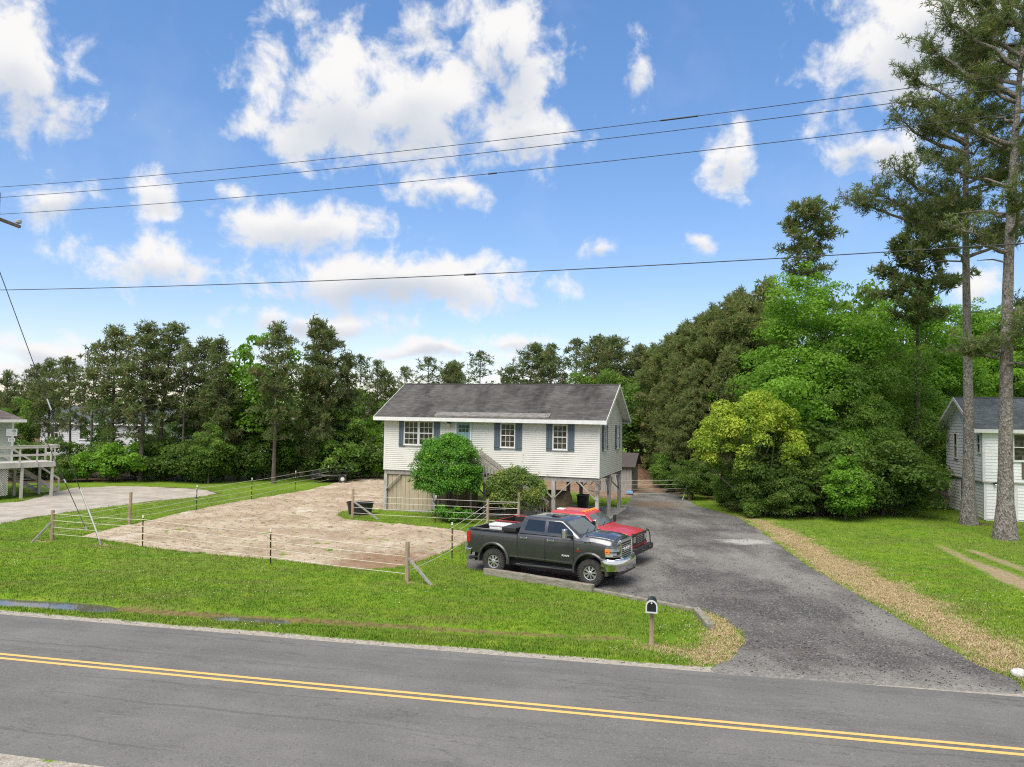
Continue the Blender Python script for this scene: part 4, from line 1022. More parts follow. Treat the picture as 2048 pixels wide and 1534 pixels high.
# ------------------------------------------------------------------ houses glimpsed through the trees
def far_house(name, label, px0, px1, Yd, pbase, peave, pridge, wmat, rmat, rot=0.0, depth=7):
    a, b = AT(px0, pbase, Yd), AT(px1, pbase, Yd); Lh = b.x-a.x
    ze = AT((px0+px1)/2, peave, Yd).z; zr = AT((px0+px1)/2, pridge, Yd).z
    h = thing(name, label, 'house', (a.x, Yd, 0), rot)
    z0 = 0.0
    lap('wall', h, wmat, (0, 0, z0), (1, 0, 0), (0, 0, 1), (0, -1, 0), one(0), one(Lh), ze-z0, .25, .02)
    m = MB(); m.span((.01, .03, 0), (Lh-.01, depth, ze-.1)); m.build('wall_core', wmat, h)
    gable_roof(h, Lh, depth, ze, zr, .4, .4, rmat, M_white)
    n = max(2, int(Lh/3)); 
    for k in range(n):
        window(h, TW((Lh*(k+.5)/n, -.02, ze-1.2)), .9, 1.3, 2, 1)
    return h
M_grey_s = varied('pale_grey_siding', (.50, .51, .51), (.42, .43, .43), 2, .7)
far_house('grey_house', 'pale grey house with green shingle roof half hidden behind the pine row', 78, 330, 88, 945, 846, 812, M_grey_s, M_roof_g, math.radians(-8))
far_house('white_cottage', 'small white cottage glimpsed through the pine row', 520, 600, 92, 930, 855, 835, M_white, M_roof_b, math.radians(-5))
far_house('grey_cottage', 'grey cottage showing past the left gable of the stilt house', 700, 790, 96, 920, 838, 800, M_grey_s, M_roof_b, math.radians(-10))
# ------------------------------------------------------------------ pickup trucks
def carpaint(name, col, metal, rough, coat=.6):
    m = mat(name, col, rough, metal); b = m.node_tree.nodes['Principled BSDF']; b.inputs['Coat Weight'].default_value = coat; b.inputs['Coat Roughness'].default_value = .06
    t = NT(m); d = t.step(t.noise(t.pos(), 2.2, 5, .65), .45, .8)
    sx = t.n('ShaderNodeSeparateXYZ'); t.put(sx.inputs[0], t.pos())
    lowz = t.step(sx.outputs[2], 1.0, .55)
    t.color(t.mix(t.ma('MULTIPLY', t.ma('ADD', t.ma('MULTIPLY', d, .25), t.ma('MULTIPLY', lowz, .3)), .8), col, (.16, .14, .115)))
    return m
M_char = carpaint('charcoal_paint', (.068, .070, .075), .6, .28, .9)
M_red = carpaint('faded_red_paint', (.42, .022, .03), .0, .38, .35)
M_chrome = mat('chrome', (.78, .78, .78), .16, 1.0); M_badge = mat('badge_silver', (.75, .75, .75), .35, .4)
M_tyre = varied('tyre_rubber', (.022, .021, .020), (.045, .040, .034), 6, .9)
M_tglass = mat('truck_glass', (.012, .016, .022), .03); M_tglass.node_tree.nodes['Principled BSDF'].inputs['Specular IOR Level'].default_value = .7
M_wshield = mat('windshield', (.060, .075, .075), .03); M_wshield.node_tree.nodes['Principled BSDF'].inputs['Specular IOR Level'].default_value = .7
M_amber = mat('amber_lens', (.75, .22, .03), .25); M_redl = mat('red_lens', (.42, .012, .015), .2)
M_lens = mat('headlight_lens', (.42, .45, .47), .12, .35)
M_under = mat('underbody', (.012, .012, .012), .8)

def loft(name, stations, material, parent, smooth=35):
    n = len(stations[0][1]); vs = []; fs = []; k = 2*n-2
    for x, half in stations:
        ring = list(half)+[(-y, z) for y, z in reversed(half[1:-1])]
        vs += [(x, y, z) for y, z in ring]
    for s in range(len(stations)-1):
        for i in range(k):
            a, b = s*k+i, s*k+(i+1) % k; fs.append((a, b, b+k, a+k))
    fs += [tuple(reversed(range(k))), tuple(range((len(stations)-1)*k, len(stations)*k))]
    m = MB(); m.add(vs, fs); return m.build(name, material, parent, smooth=smooth, fixn=True)
def cut(o, cutters):
    dg_objs = []
    for c in cutters:
        c.parent = o.parent
        md = o.modifiers.new('cut', 'BOOLEAN'); md.operation = 'DIFFERENCE'; md.object = c; md.solver = 'EXACT'
    bpy.context.view_layer.update()
    me = bpy.data.meshes.new_from_object(o.evaluated_get(bpy.context.evaluated_depsgraph_get()))
    o.modifiers.clear(); old = o.data; o.data = me
    me.set_sharp_from_angle(angle=math.radians(32))
    for c in cutters: bpy.data.objects.remove(c)
def half(w, zb, zs, zt, tum=.965):
    zm = (zb+zs)/2
    return [(0, zb), (w*.86, zb), (w*.945, zb+.025), (w*.975, zb+.11), (w*.992, zm-.08), (w, zm+.10), (w*.994, zs-.13), (w*.985, zs-.05), (w*tum, zs), (w*.90, zs+(zt-zs)*.55), (w*.62, zt-.012), (0, zt)]
def rrect(xr, xf, hw, z, rr, rf, n=5):
    pts = []
    for cx, cy, a0, r in ((xf-rf, hw-rf, 90, rf), (xr+rr, hw-rr, 180, rr), (xr+rr, -hw+rr, 270, rr), (xf-rf, -hw+rf, 360, rf)):
        order = range(n)
        for i in order:
            a = math.radians(a0-90+90*i/(n-1)) if False else math.radians(a0-90+90*i/(n-1))
            pts.append((cx+r*math.cos(a), cy+r*math.sin(a), z))
    return pts
def greenhouse(parent, levels, material):
    vs = []; fs = []; k = 20
    for (z, xr, xf, hw, rr, rf) in levels: vs += rrect(xr, xf, hw, z, rr, rf)
    for s in range(len(levels)-1):
        for i in range(k):
            a, b = s*k+i, s*k+(i+1) % k; fs.append((a, b, b+k, a+k))
    fs.append(tuple(range((len(levels)-1)*k, len(levels)*k))); fs.append(tuple(reversed(range(k))))
    return MB().add(vs, fs).build('cab_roof', material, parent, smooth=30, fixn=True)
def pane3(name, parent, pts, off, material, th=.012):
    pts = [Vector(p) for p in pts]; nrm = (pts[1]-pts[0]).cross(pts[2]-pts[0]).normalized()
    if nrm.dot(Vector(off)) < 0: nrm = -nrm
    a = [p+nrm*th for p in pts]; b = [p-nrm*th for p in pts]; n = len(pts)
    m = MB(); m.add(a+b, [tuple(range(n)), tuple(range(2*n-1, n-1, -1))]+[(i, i+n, (i+1) % n+n, (i+1) % n) for i in range(n)])
    return m.build(name, material, parent, fixn=True)
def wheel(parent, x, y, R, side, rim=M_chrome, rr=.24):
    T = Matrix.Translation((x, y, R)) @ (Matrix.Identity(4) if side < 0 else Matrix.Rotation(math.pi, 4, 'Z'))
    w = .155; m = MB()
    m.lathe([(rr, .10), (rr, -.115), (rr+.02, -.145), (rr+.07, -w), (R-.09, -w-.004), (R-.03, -w+.02), (R-.012, -w+.05), (R-.012, w-.05), (R-.03, w-.02), (R-.09, w), (rr+.02, w-.01), (rr, .10)], 40)
    ty = m.build('wheel', M_tyre, parent, smooth=40); ty.matrix_local = T
    lug = MB()
    for i in range(34):
        for j, yy in enumerate((-.115, -.04, .04, .115)):
            a = 2*math.pi*(i+.5*(j % 2))/34; c_, s_ = math.cos(a), math.sin(a)
            M3 = Matrix(((c_, 0, -s_), (0, 1, 0), (s_, 0, c_))).to_3x3()
            lug.box(M3 @ Vector((R-.012, yy, 0)), (.026, .06, .050), M3)
        a = 2*math.pi*i/34; c_, s_ = math.cos(a), math.sin(a); M3 = Matrix(((c_, 0, -s_), (0, 1, 0), (s_, 0, c_))).to_3x3()
        lug.box(M3 @ Vector((R-.055, -w-.002, 0)), (.075, .016, .035), M3)
    lug.build('tread', M_tyre, ty)
    rm = MB(); rm.lathe([(rr+.004, -.118), (rr-.004, -.128), (rr-.022, -.122), (rr-.03, -.09), (rr-.034, .05)], 32); rmo = rm.build('rim', rim, ty, smooth=40)
    d = MB(); d.lathe([(rr-.03, -.045), (.001, -.045)], 24); d.build('brake_shadow', M_under, ty)
    sp = MB()
    for i in range(8):
        a = 2*math.pi*i/8+.2
        for da in (-.13, .13):
            p, q = Vector((math.cos(a)*.065, -.118, math.sin(a)*.065)), Vector((math.cos(a+da)*(rr-.02), -.105, math.sin(a+da)*(rr-.02)))
            sp.beam(p, q, .030, .030, (0, 1, 0))
    sp.lathe([(.085, -.09), (.085, -.128), (.05, -.14), (.001, -.142)], 16); sp.build('spokes', rim, ty)
    return ty
def archring(parent, x, zc, r0, r1, y0, y1, material, a0=-8, a1=188, n=22):
    m = MB(); vs = []; fs = []
    for i in range(n+1):
        a = math.radians(a0+(a1-a0)*i/n); c_, s_ = math.cos(a), math.sin(a)
        for r, y in ((r0, y0), (r0, y1), ((r0+r1)/2, y1+(.012 if y1 > 0 else -.012)), (r1, y1-(.03 if y1 > 0 else -.03)), (r1, y0)): vs.append((x+c_*r, y, zc+s_*r))
    for i in range(n):
        for k in range(5): a, b = i*5+k, i*5+(k+1) % 5; fs.append((a, a+5, b+5, b))
    fs += [tuple(range(5)), tuple(reversed(range(n*5, n*5+5)))]
    m.add(vs, fs); return m.build('fender_flare', material, parent, smooth=40, fixn=True)
def cylcut(x, z, r, y0, y1):
    m = MB(); m.tube([(x, y0, z), (x, y1, z)], r, 32); return m.build('cutter', M_under, None, fixn=True)

def pickup(name, label, loc, rot, S):
    tr = thing(name, label, 'truck', loc, rot)
    fa_, ra, R = S['fa'], S['ra'], S['R']
    bed = loft('bed', S['bed'], S['paint'], tr)
    bx0, bx1, bz = S['bed'][0][0], S['bed'][-1][0], S['bedfloor']
    wz = R+.06; ar = R+.125
    c = [MB().span((bx0+.09, -.80, bz), (bx1-.06, .80, 2.5)).build('cutter', M_under, None)]
    for sg in (-1, 1): c.append(cylcut(ra, wz, ar, sg*.62, sg*1.3))
    cut(bed, c)
    m = MB(); m.span((bx0+.095, -.795, bz+.001), (bx1-.065, .795, bz+.02)); m.build('bed_liner', M_under, tr)
    for q_ in (((bx0+.092, -.797, bz), (bx1-.062, -.785, S['rail']-.02)), ((bx0+.092, .785, bz), (bx1-.062, .797, S['rail']-.02)), ((bx0+.091, -.785, bz), (bx0+.10, .785, S['rail']-.02)), ((bx1-.075, -.785, bz), (bx1-.062, .785, S['rail']-.02))):
        MB().span(*q_).build('bed_liner', M_under, tr)
    for sg in (-1, 1):
        m = MB(); m.span((ra-.5, sg*.60, bz), (ra+.5, sg*.797, bz+.22)); m.build('wheel_house', M_under, tr)
        m = MB(); m.span((bx0+.03, sg*.815, S['rail']+.001), (bx1-.03, sg*.955, S['rail']+.014)); m.build('bed_rail', S['railmat'], tr)
    front = loft('body', S['front'], S['paint'], tr)
    cut(front, [cylcut(fa_, wz, ar, sg*.60, sg*1.3) for sg in (-1, 1)]+([MB().span((2.47, -1.2, 0), (3.2, 1.2, 1.395)).build('cutter', M_under, None)] if S.get('nose') else []))
    greenhouse(tr, S['gh'], S['paint'])
    for sg in (-1, 1):
        for xx in (fa_, ra): archring(tr, xx, wz, ar-.02, ar+.065, sg*.90, sg*(S['w']+.03), S['flare'])
        wheel(tr, fa_, sg*(S['w']-.165), R, sg, S['rim']); wheel(tr, ra, sg*(S['w']-.165), R, sg, S['rim'])
    (z0, xr0, xf0, w0), (z1, xr1, xf1, w1) = S['gl']
    yy = lambda z: w0+(w1-w0)*(z-z0)/(z1-z0); xf = lambda z: xf0+(xf1-xf0)*(z-z0)/(z1-z0); xr = lambda z: xr0+(xr1-xr0)*(z-z0)/(z1-z0)
    for sg in (-1, 1):
        for poly in S['win']: pane3('side_window', tr, [(x, sg*yy(z), z) for x, z in poly], (0, sg, 0), M_tglass)
    pane3('windshield', tr, [(xf(z0+.03), -w0+.12, z0+.03), (xf(z0+.03), w0-.12, z0+.03), (xf(z1-.03), w1-.10, z1-.03), (xf(z1-.03), -w1+.10, z1-.03)], (1, 0, 0), M_wshield)
    pane3('rear_window', tr, [(xr(z0+.06), -w0+.2, z0+.06), (xr(z0+.06), w0-.2, z0+.06), (xr(z1-.06), w1-.14, z1-.06), (xr(z1-.06), -w1+.14, z1-.06)], (-1, 0, 0), M_tglass)
    for yv in (-.45, .25):
        m = MB(); m.beam((xf(z0+.02)+.03, yv, z0+.03), (xf(z0+.12)+.03, yv+.55, z0+.12), .02, .02); m.build('wiper', M_black, tr)
    m = MB(); m.span((bx0+.2, -.75, R-.08), (fa_+.6, .75, R+.25)); m.tube([(fa_, -.8, R), (fa_, .8, R)], .07, 8); m.tube([(ra, -.8, R), (ra, .8, R)], .09, 8); m.build('chassis', M_under, tr)
    return tr

TA = math.radians(-28.6); tn = Vector((-math.sin(TA), math.cos(TA), 0)); tt = Vector((math.cos(TA), math.sin(TA), 0))
TC = Vector((2.753, 25.886, .035))-tt*1.905+tn*1.0
zs, zt, zb = 1.49, 1.585, .66
grey = dict(nose=1, fa=1.905, ra=-1.905, R=.465, w=1.0, paint=M_char, flare=carpaint('flare_paint', (.06, .06, .062), .5, .4, .3), rim=mat('alloy', (.62, .62, .62), .32, .85), railmat=M_char, bedfloor=.98, rail=1.60,
    bed=[(-3.04, half(.965, .74, 1.50, 1.60, .975)), (-2.98, half(.99, .72, 1.51, 1.60, .975)), (-2.4, half(1.0, .68, 1.51, 1.60, .975)), (-1.2, half(1.0, .67, 1.51, 1.60, .975)), (-.935, half(1.0, .67, 1.51, 1.60, .975))],
    front=[(-.905, half(1.0, zb, 1.53, 1.66, .975)), (.3, half(1.0, zb, 1.54, 1.67, .975)), (1.45, half(1.0, zb, 1.55, 1.68, .97)), (1.62, half(1.0, zb, 1.555, 1.735, .96)), (2.05, half(.998, .68, 1.55, 1.73, .955)), (2.38, half(.985, .74, 1.53, 1.705, .95)), (2.60, half(.955, .86, 1.49, 1.665, .95)), (2.74, half(.90, .90, 1.44, 1.61, .95)), (2.83, half(.80, .92, 1.38, 1.53, .95))],
    gh=[(1.60, -.905, 1.66, .955, .06, .25), (1.68, -.89, 1.53, .94, .07, .25), (2.12, -.75, .90, .80, .08, .16), (2.165, -.71, .80, .76, .09, .16), (2.195, -.62, .66, .68, .12, .16), (2.21, -.3, .3, .40, .2, .2)],
    gl=[(1.68, -.89, 1.53, .94), (2.12, -.75, .90, .80)],
    win=[[(-.66, 1.71), (.13, 1.71), (.13, 2.09), (-.55, 2.09)], [(.26, 1.71), (1.26, 1.71), (1.20, 1.80), (.84, 2.05), (.74, 2.09), (.26, 2.09)]])
g = pickup('pickup_truck', 'charcoal grey lifted crew cab pickup with chrome bumper parked behind the timber', TC, TA, grey)
M_dkgap = M_under
# hood panel with raised centre
hv = []; hf = []; nx_, ny_ = 9, 12
for i in range(nx_):
    x = 1.66+(2.77-1.66)*i/(nx_-1); base = np.interp(x, [1.62, 2.05, 2.38, 2.60, 2.77], [1.735, 1.73, 1.705, 1.665, 1.60]); ww = .80-.10*(i/(nx_-1))**2
    for j in range(ny_):
        y = -ww+2*ww*j/(ny_-1); a_ = abs(y)/ww
        z = base-.085*max(0, a_-.35)**1.6*1.3+(.022 if a_ < .42 else .022*max(0, 1-(a_-.42)*8)); hv.append((x, y, z+.012))
for i in range(nx_-1):
    for j in range(ny_-1): a_ = i*ny_+j; hf.append((a_, a_+ny_, a_+ny_+1, a_+1))
o = MB().add(hv, hf).build('hood', M_char, g, smooth=50); sm = o.modifiers.new('s', 'SOLIDIFY'); sm.thickness = .03; sm.offset = -1
MB().span((2.3, -.60, .60), (2.82, .60, 1.50)).build('radiator', M_under, g)
# grille
gz0, gz1 = .99, 1.56
def gx_(z): return 2.915-.05*(z-gz0)/(gz1-gz0)
m = MB(); m.add([(2.80, -.60, gz0), (2.80, .60, gz0), (2.76, .56, gz1), (2.76, -.56, gz1), (gx_(gz0)-.03, -.56, gz0), (gx_(gz0)-.03, .56, gz0), (gx_(gz1)-.03, .54, gz1), (gx_(gz1)-.03, -.54, gz1)], [(0, 1, 2, 3), (4, 7, 6, 5), (0, 4, 5, 1), (1, 5, 6, 2), (2, 6, 7, 3), (3, 7, 4, 0)])
gr = m.build('grille', M_black, g, fixn=True)
fr = MB()
for p, q, w_ in (((gx_(gz1)-.03, -.58, gz1+.005), (gx_(gz1)-.03, .58, gz1+.005), .10), ((gx_(gz0)-.02, -.50, gz0), (gx_(gz0)-.02, .50, gz0), .06), ((gx_(gz1)-.04, -.57, gz1+.03), (gx_(gz0)-.06, -.52, gz0-.02), .085), ((gx_(gz1)-.04, .57, gz1+.03), (gx_(gz0)-.06, .52, gz0-.02), .085)): fr.beam(p, q, .09, w_, (1, 0, 0)) if abs(p[2]-q[2]) > .1 else fr.beam(p, q, .09, w_)
fr.build('grille_surround', M_chrome, gr, bevel=.02)
for k in range(7):
    z = gz0+.065+k*.066
    if abs(z-1.29) < .05: 
        for y0_, y1_ in ((-.49, -.33), (.33, .49)): MB().span((gx_(z)-.035, y0_, z-.013), (gx_(z)-.005, y1_, z+.013)).build('grille_bar', M_chrome, gr)
        continue
    MB().span((gx_(z)-.035, -.50, z-.010), (gx_(z)-.008, .50, z+.010)).build('grille_bar', M_chrome, gr)
RF = Matrix(((0, 0, 1), (1, 0, 0), (0, 1, 0))).to_4x4()
text_obj('grille_lettering', 'RAM', .21, .012, M_badge, gr, Matrix.Translation((gx_(1.29)+.0, 0, 1.285)) @ RF @ Matrix.Diagonal((1.45, .8, 1, 1)), .006)
for sg in (-1, 1):
    pl_ = [(2.845, .57), (2.80, .70), (2.70, .865), (2.47, .985), (2.44, .955), (2.60, .80), (2.70, .57)]
    hl = MB(); hl.prism([(x, sg*y) for x, y in pl_], 1.10, 1.37); hh = hl.build('headlight', M_lens, g, fixn=True, bevel=.02)
    for z0_, z1_ in ((1.375, 1.41), (1.06, 1.095), (1.225, 1.245)): MB().prism([(x+.012, sg*(y+.012)) for x, y in pl_], z0_, z1_).build('headlight_trim', M_chrome if z1_ > 1.3 or z0_ < 1.1 else M_black, hh, fixn=True)
    MB().prism([(2.60, sg*.94), (2.46, sg*1.0), (2.44, sg*.96), (2.58, sg*.90)], 1.17, 1.34).build('turn_signal', M_amber, hh, fixn=True)
    mb = MB(); mb.prism([(2.84, sg*.60), (2.795, sg*.73), (2.72, sg*.70), (2.72, sg*.60)], 1.14, 1.215); mb.build('lamp_insert', M_black, hh, fixn=True)
# front bumper: wraps to the wheel arch
bo = [(3.02, 0), (3.01, .45), (2.96, .66), (2.86, .84), (2.66, .985), (2.33, 1.02)]; bi = [(2.33, .90), (2.60, .86), (2.75, .72), (2.82, .45), (2.82, 0)]
def barsect(z0_, z1_, sc=0.0): 
    o_ = [(x-sc, y-sc*.6) for x, y in bo]; return o_
bp = MB()
rings = [(.56, .06), (.62, .0), (.80, -.005), (.93, .0), (1.0, .035)]
vs = []; fs = []
full = [(x, -y) for x, y in reversed(bo)]+bo[1:]; nb_ = len(full)
for z, ins in rings:
    for x, y in full: vs.append((x-ins*(1.0 if abs(y) < .9 else .3), y-(ins*.7 if abs(y) > .6 else 0)*(1 if y > 0 else -1), z-(.08 if (z < .6 and abs(y) > .8) else 0)*-1))
for r in range(len(rings)-1):
    for i in range(nb_-1): a_ = r*nb_+i; fs.append((a_, a_+1, a_+1+nb_, a_+nb_))
bump = MB().add(vs, fs).build('front_bumper', M_chrome, g, smooth=40); sm = bump.modifiers.new('s', 'SOLIDIFY'); sm.thickness = .05; sm.offset = 0
MB().span((2.985, -.44, .665), (3.03, .44, .86)).build('bumper_intake', M_black, bump, bevel=.015)
MB().span((2.70, -.80, .46), (2.93, .80, .60)).build('valance', M_black, bump, bevel=.03)
for sg in (-1, 1):
    m = MB(); m.add([(2.975, sg*.56, .72), (2.90, sg*.80, .72), (2.90, sg*.80, .85), (2.975, sg*.56, .85), (2.94, sg*.56, .72), (2.86, sg*.79, .72), (2.86, sg*.79, .85), (2.94, sg*.56, .85)], [(0, 1, 2, 3), (7, 6, 5, 4), (0, 4, 5, 1), (1, 5, 6, 2), (2, 6, 7, 3), (3, 7, 4, 0)]); m.build('fog_lamp', M_black, bump, fixn=True)
    m = MB(); m.tube([(3.0, sg*.36, .60), (3.06, sg*.36, .57), (3.06, sg*.36, .66), (3.0, sg*.36, .68)], .02, 6); m.build('tow_hook', M_black, bump)
MB().span((3.02, -.32, .56), (3.03, .0, .70)).build('licence_bracket', M_black, bump)
# side trim
for sg in (-1, 1):
    for x in (.19, 1.30): MB().span((x-.007, sg*.985, .74), (x+.007, sg*1.0045, 1.50)).build('door_seam', M_dkgap, g)
    MB().span((-.935, sg*.90, .66), (-.905, sg*.985, 1.58)).build('cab_gap', M_dkgap, g)
    MB().beam((-1.2, sg*.985, .755), (1.25, sg*.985, .755), .03, .035).build('crease_highlight', M_chrome if False else carpaint('highlight_paint'+str(sg), (.11, .11, .115), .6, .3), g)  # paler painted strip standing in for the highlight along the lower body crease
    for x in (-.66, .42):
        h_ = MB(); h_.span((x-.13, sg*1.0, 1.415), (x+.13, sg*1.035, 1.455)); h_.span((x-.14, sg*.99, 1.40), (x-.10, sg*1.02, 1.47)); h_.span((x+.10, sg*.99, 1.40), (x+.14, sg*1.02, 1.47)); h_.build('door_handle', M_chrome, g, bevel=.01)
    st_ = MB(); st_.tube([(-.95, sg*.97, .47), (1.28, sg*.97, .49)], .055, 8); st_.build('running_board', M_black, g, smooth=50)
    for x in (-.5, .7): MB().span((x-.28, sg*.93, .525), (x+.28, sg*1.02, .548)).build('step_pad', M_under, g)
    am = MB(); am.beam((1.22, sg*.96, 1.66), (1.16, sg*1.33, 1.68), .10, .075); am.build('mirror_arm', M_black, g, bevel=.01)
    mh = MB(); mh.span((1.06, sg*1.28, 1.62), (1.20, sg*1.50, 1.96)); mh.build('mirror', M_chrome, g, bevel=.035)
    MB().span((1.048, sg*1.30, 1.65), (1.058, sg*1.48, 1.93)).build('mirror_glass', M_tglass, g)
    bd = MB(); bd.span((1.66, sg*.985, 1.475), (2.0, sg*1.012, 1.555)); b_ = bd.build('hood_badge', M_chrome, g, bevel=.012)
    MB().span((1.685, sg*1.012, 1.49), (1.975, sg*1.015, 1.54)).build('badge_inset', M_black, b_)
    Rs = (Matrix.Rotation(math.pi/2, 4, 'X') if sg < 0 else Matrix.Rotation(math.pi/2, 4, 'X') @ Matrix.Rotation(math.pi, 4, 'Y'))
    text_obj('badge_lettering', '2500', .055, .002, M_chrome, b_, Matrix.Translation((1.83, sg*1.017, 1.515)) @ Rs)
    text_obj('door_lettering', 'RAM', .095, .006, M_badge, g, Matrix.Translation((1.0, sg*1.008, .975)) @ Rs @ Matrix.Diagonal((1.5, .9, 1, 1)), .003)
    em = MB(); em.lathe([(.001, .008), (.05, .008), (.05, 0)], 14, Matrix.Translation((1.47, sg*1.004, 1.26)) @ (Matrix.Identity(4) if sg > 0 else Matrix.Rotation(math.pi, 4, 'Z'))); em.build('fender_emblem', M_chrome, g)
    MB().span((1.38, sg*1.002, 1.175), (1.56, sg*1.008, 1.195)).build('fender_emblem', M_redl, g)
    tl = MB(); tl.span((-3.06, sg*.80, 1.09), (-2.90, sg*1.0, 1.49)); tl.build('tail_light', M_redl, g, bevel=.02)
MB().span((-3.055, -.78, .80), (-3.042, .78, 1.58)).build('tailgate', M_char, g)
MB().prism([(-3.26, -.6), (-3.26, .6), (-3.12, 1.0), (-2.85, 1.02), (-2.85, .9), (-3.02, .85), (-3.05, 0), (-3.02, -.85), (-2.85, -.9), (-2.85, -1.02), (-3.12, -1.0)], .62, .86).build('rear_bumper', M_chrome, g, fixn=True, bevel=.03)
m = MB(); m.tube([(-2.2, -.55, .52), (-2.75, -.75, .52), (-2.95, -.95, .50)], .06, 10); m.build('exhaust_tip', M_black, g)
m = MB(); m.tube([(.52, -.42, 2.19), (.42, -.42, 2.235), (.25, -.42, 2.245), (.15, -.42, 2.20)], [.02, .06, .06, .02], 8); m.build('roof_antenna', M_black, g, smooth=50)
tb = MB(); tb.span((-1.62, -.90, 1.615), (-1.04, .90, 1.74)); tb.span((-1.58, -.78, 1.15), (-1.06, .78, 1.60))
def world_of(local): return TC+tt*local[0]+tn*local[1]+Vector((0, 0, local[2]))
tbo = tb.build('truck_toolbox', M_black, None, bevel=.015); tbo.location = TC; tbo.rotation_euler = (0, 0, TA); tag(tbo, 'black crossover toolbox lying across the grey truck bed', 'toolbox')
cb = thing('cooler', 'white cooler box standing in the grey truck bed', 'cooler', world_of((-2.0, -.30, 1.0)), TA)
MB().span((-.36, -.24, 0), (.36, .24, .66)).build('cooler_body', M_white, cb, bevel=.03); MB().span((-.38, -.26, .665), (.38, .26, .76)).build('cooler_lid', M_white, cb, bevel=.03)

# red truck
r_ = dict(fa=1.62, ra=-2.35, R=.44, w=.99, paint=M_red, flare=M_red, rim=mat('steel_rim', (.35, .35, .35), .35, .9), railmat=M_red, bedfloor=.80, rail=1.32,
    bed=[(-3.82, half(.96, .70, 1.23, 1.31, .98)), (-3.76, half(.985, .68, 1.23, 1.32, .985)), (-2.5, half(.99, .64, 1.23, 1.32, .985)), (-1.34, half(.99, .64, 1.23, 1.32, .985))],
    front=[(-1.31, half(.985, .60, 1.30, 1.40, .97)), (.5, half(.985, .60, 1.30, 1.40, .97)), (.98, half(.98, .62, 1.29, 1.42, .96)), (1.6, half(.98, .66, 1.25, 1.375, .96)), (2.1, half(.97, .74, 1.20, 1.315, .96)), (2.28, half(.95, .80, 1.14, 1.26, .96)), (2.33, half(.92, .82, 1.10, 1.22, .96))],
    gh=[(1.36, -1.31, 1.12, .94, .06, .16), (1.43, -1.29, 1.0, .925, .07, .16), (1.86, -1.20, .40, .79, .08, .14), (1.905, -1.16, .34, .75, .08, .14), (1.93, -1.05, .22, .66, .1, .14), (1.94, -.6, -.1, .4, .2, .2)],
    gl=[(1.43, -1.29, 1.0, .925), (1.86, -1.20, .40, .79)],
    win=[[(-1.12, 1.46), (-.52, 1.46), (-.52, 1.82), (-1.04, 1.82)], [(-.40, 1.46), (.80, 1.46), (.76, 1.52), (.36, 1.82), (-.40, 1.82)]])
rt = pickup('pickup_truck', 'faded red older pickup with black bumper parked beside the charcoal truck', TC+tn*3.95-tt*.38, TA, r_)
MB().span((2.30, -.80, .80), (2.385, .80, 1.20)).build('grille', M_black, rt, bevel=.01)
for k in range(5): MB().span((2.386, -.52, .86+k*.068), (2.402, .52, .875+k*.068)).build('grille_bar', M_chrome, rt)
for k in range(4): MB().span((2.38, -.52+k*.34-.008, .84), (2.400, -.52+k*.34+.008, 1.17)).build('grille_bar', M_chrome, rt)
for sg in (-1, 1):
    MB().span((2.386, sg*.54, .90), (2.41, sg*.77, 1.12)).build('headlight', M_lens, rt, bevel=.01)
    MB().span((2.28, sg*.78, .90), (2.35, sg*.965, 1.12)).build('turn_signal', M_amber, rt, bevel=.01)
    m = MB(); m.beam((.86, sg*.93, 1.42), (.84, sg*1.22, 1.45), .04, .04); m.build('mirror_arm', M_black, rt)
    MB().span((.80, sg*1.14, 1.38), (.88, sg*1.34, 1.68)).build('mirror', M_black, rt, bevel=.02)
    MB().span((-3.84, sg*.80, .95), (-3.73, sg*.985, 1.21)).build('tail_light', M_redl, rt)
    for x in (-.42, .86): MB().span((x-.006, sg*.975, .72), (x+.006, sg*.9935, 1.28)).build('door_seam', M_dkgap, rt)
MB().span((2.28, -.93, .70), (2.37, .93, .80)).build('front_valance', M_red, rt)
bb = MB(); bb.span((2.40, -1.0, .50), (2.62, 1.0, .72)); bbo = bb.build('front_bumper', M_black, rt, bevel=.03)
m = MB()
for y in (-.80, .80): m.tube([(2.56, y, .72), (2.52, y, 1.16), (2.46, y, 1.25), (2.36, y*1.12, 1.26)], .024, 8)
m.tube([(2.47, -.80, 1.245), (2.47, .80, 1.245)], .024, 8); m.build('brush_guard', M_black, bbo)
for y in (-.45, .45): MB().tube([(2.62, y, .56), (2.70, y, .54), (2.70, y, .64), (2.62, y, .66)], .022, 6).build('tow_hook', M_iron, bbo)
for y in (-.58, -.29, 0, .29, .58): 
    m = MB(); m.tube([(.30, y, 1.915), (.25, y, 1.955), (.15, y, 1.955), (.10, y, 1.93)], [.02, .045, .045, .02], 8); m.build('clearance_light', M_amber, rt, smooth=50)
m = MB(); m.span((-1.10, -.42, 1.925), (-.78, -.14, 1.985)); m.build('roof_beacon', M_white, rt, bevel=.02)
MB().span((-3.85, -.78, .75), (-3.825, .78, 1.29)).build('tailgate', M_red, rt)
MB().span((-4.0, -.95, .55), (-3.8, .95, .72)).build('rear_bumper', M_black, rt, bevel=.02)

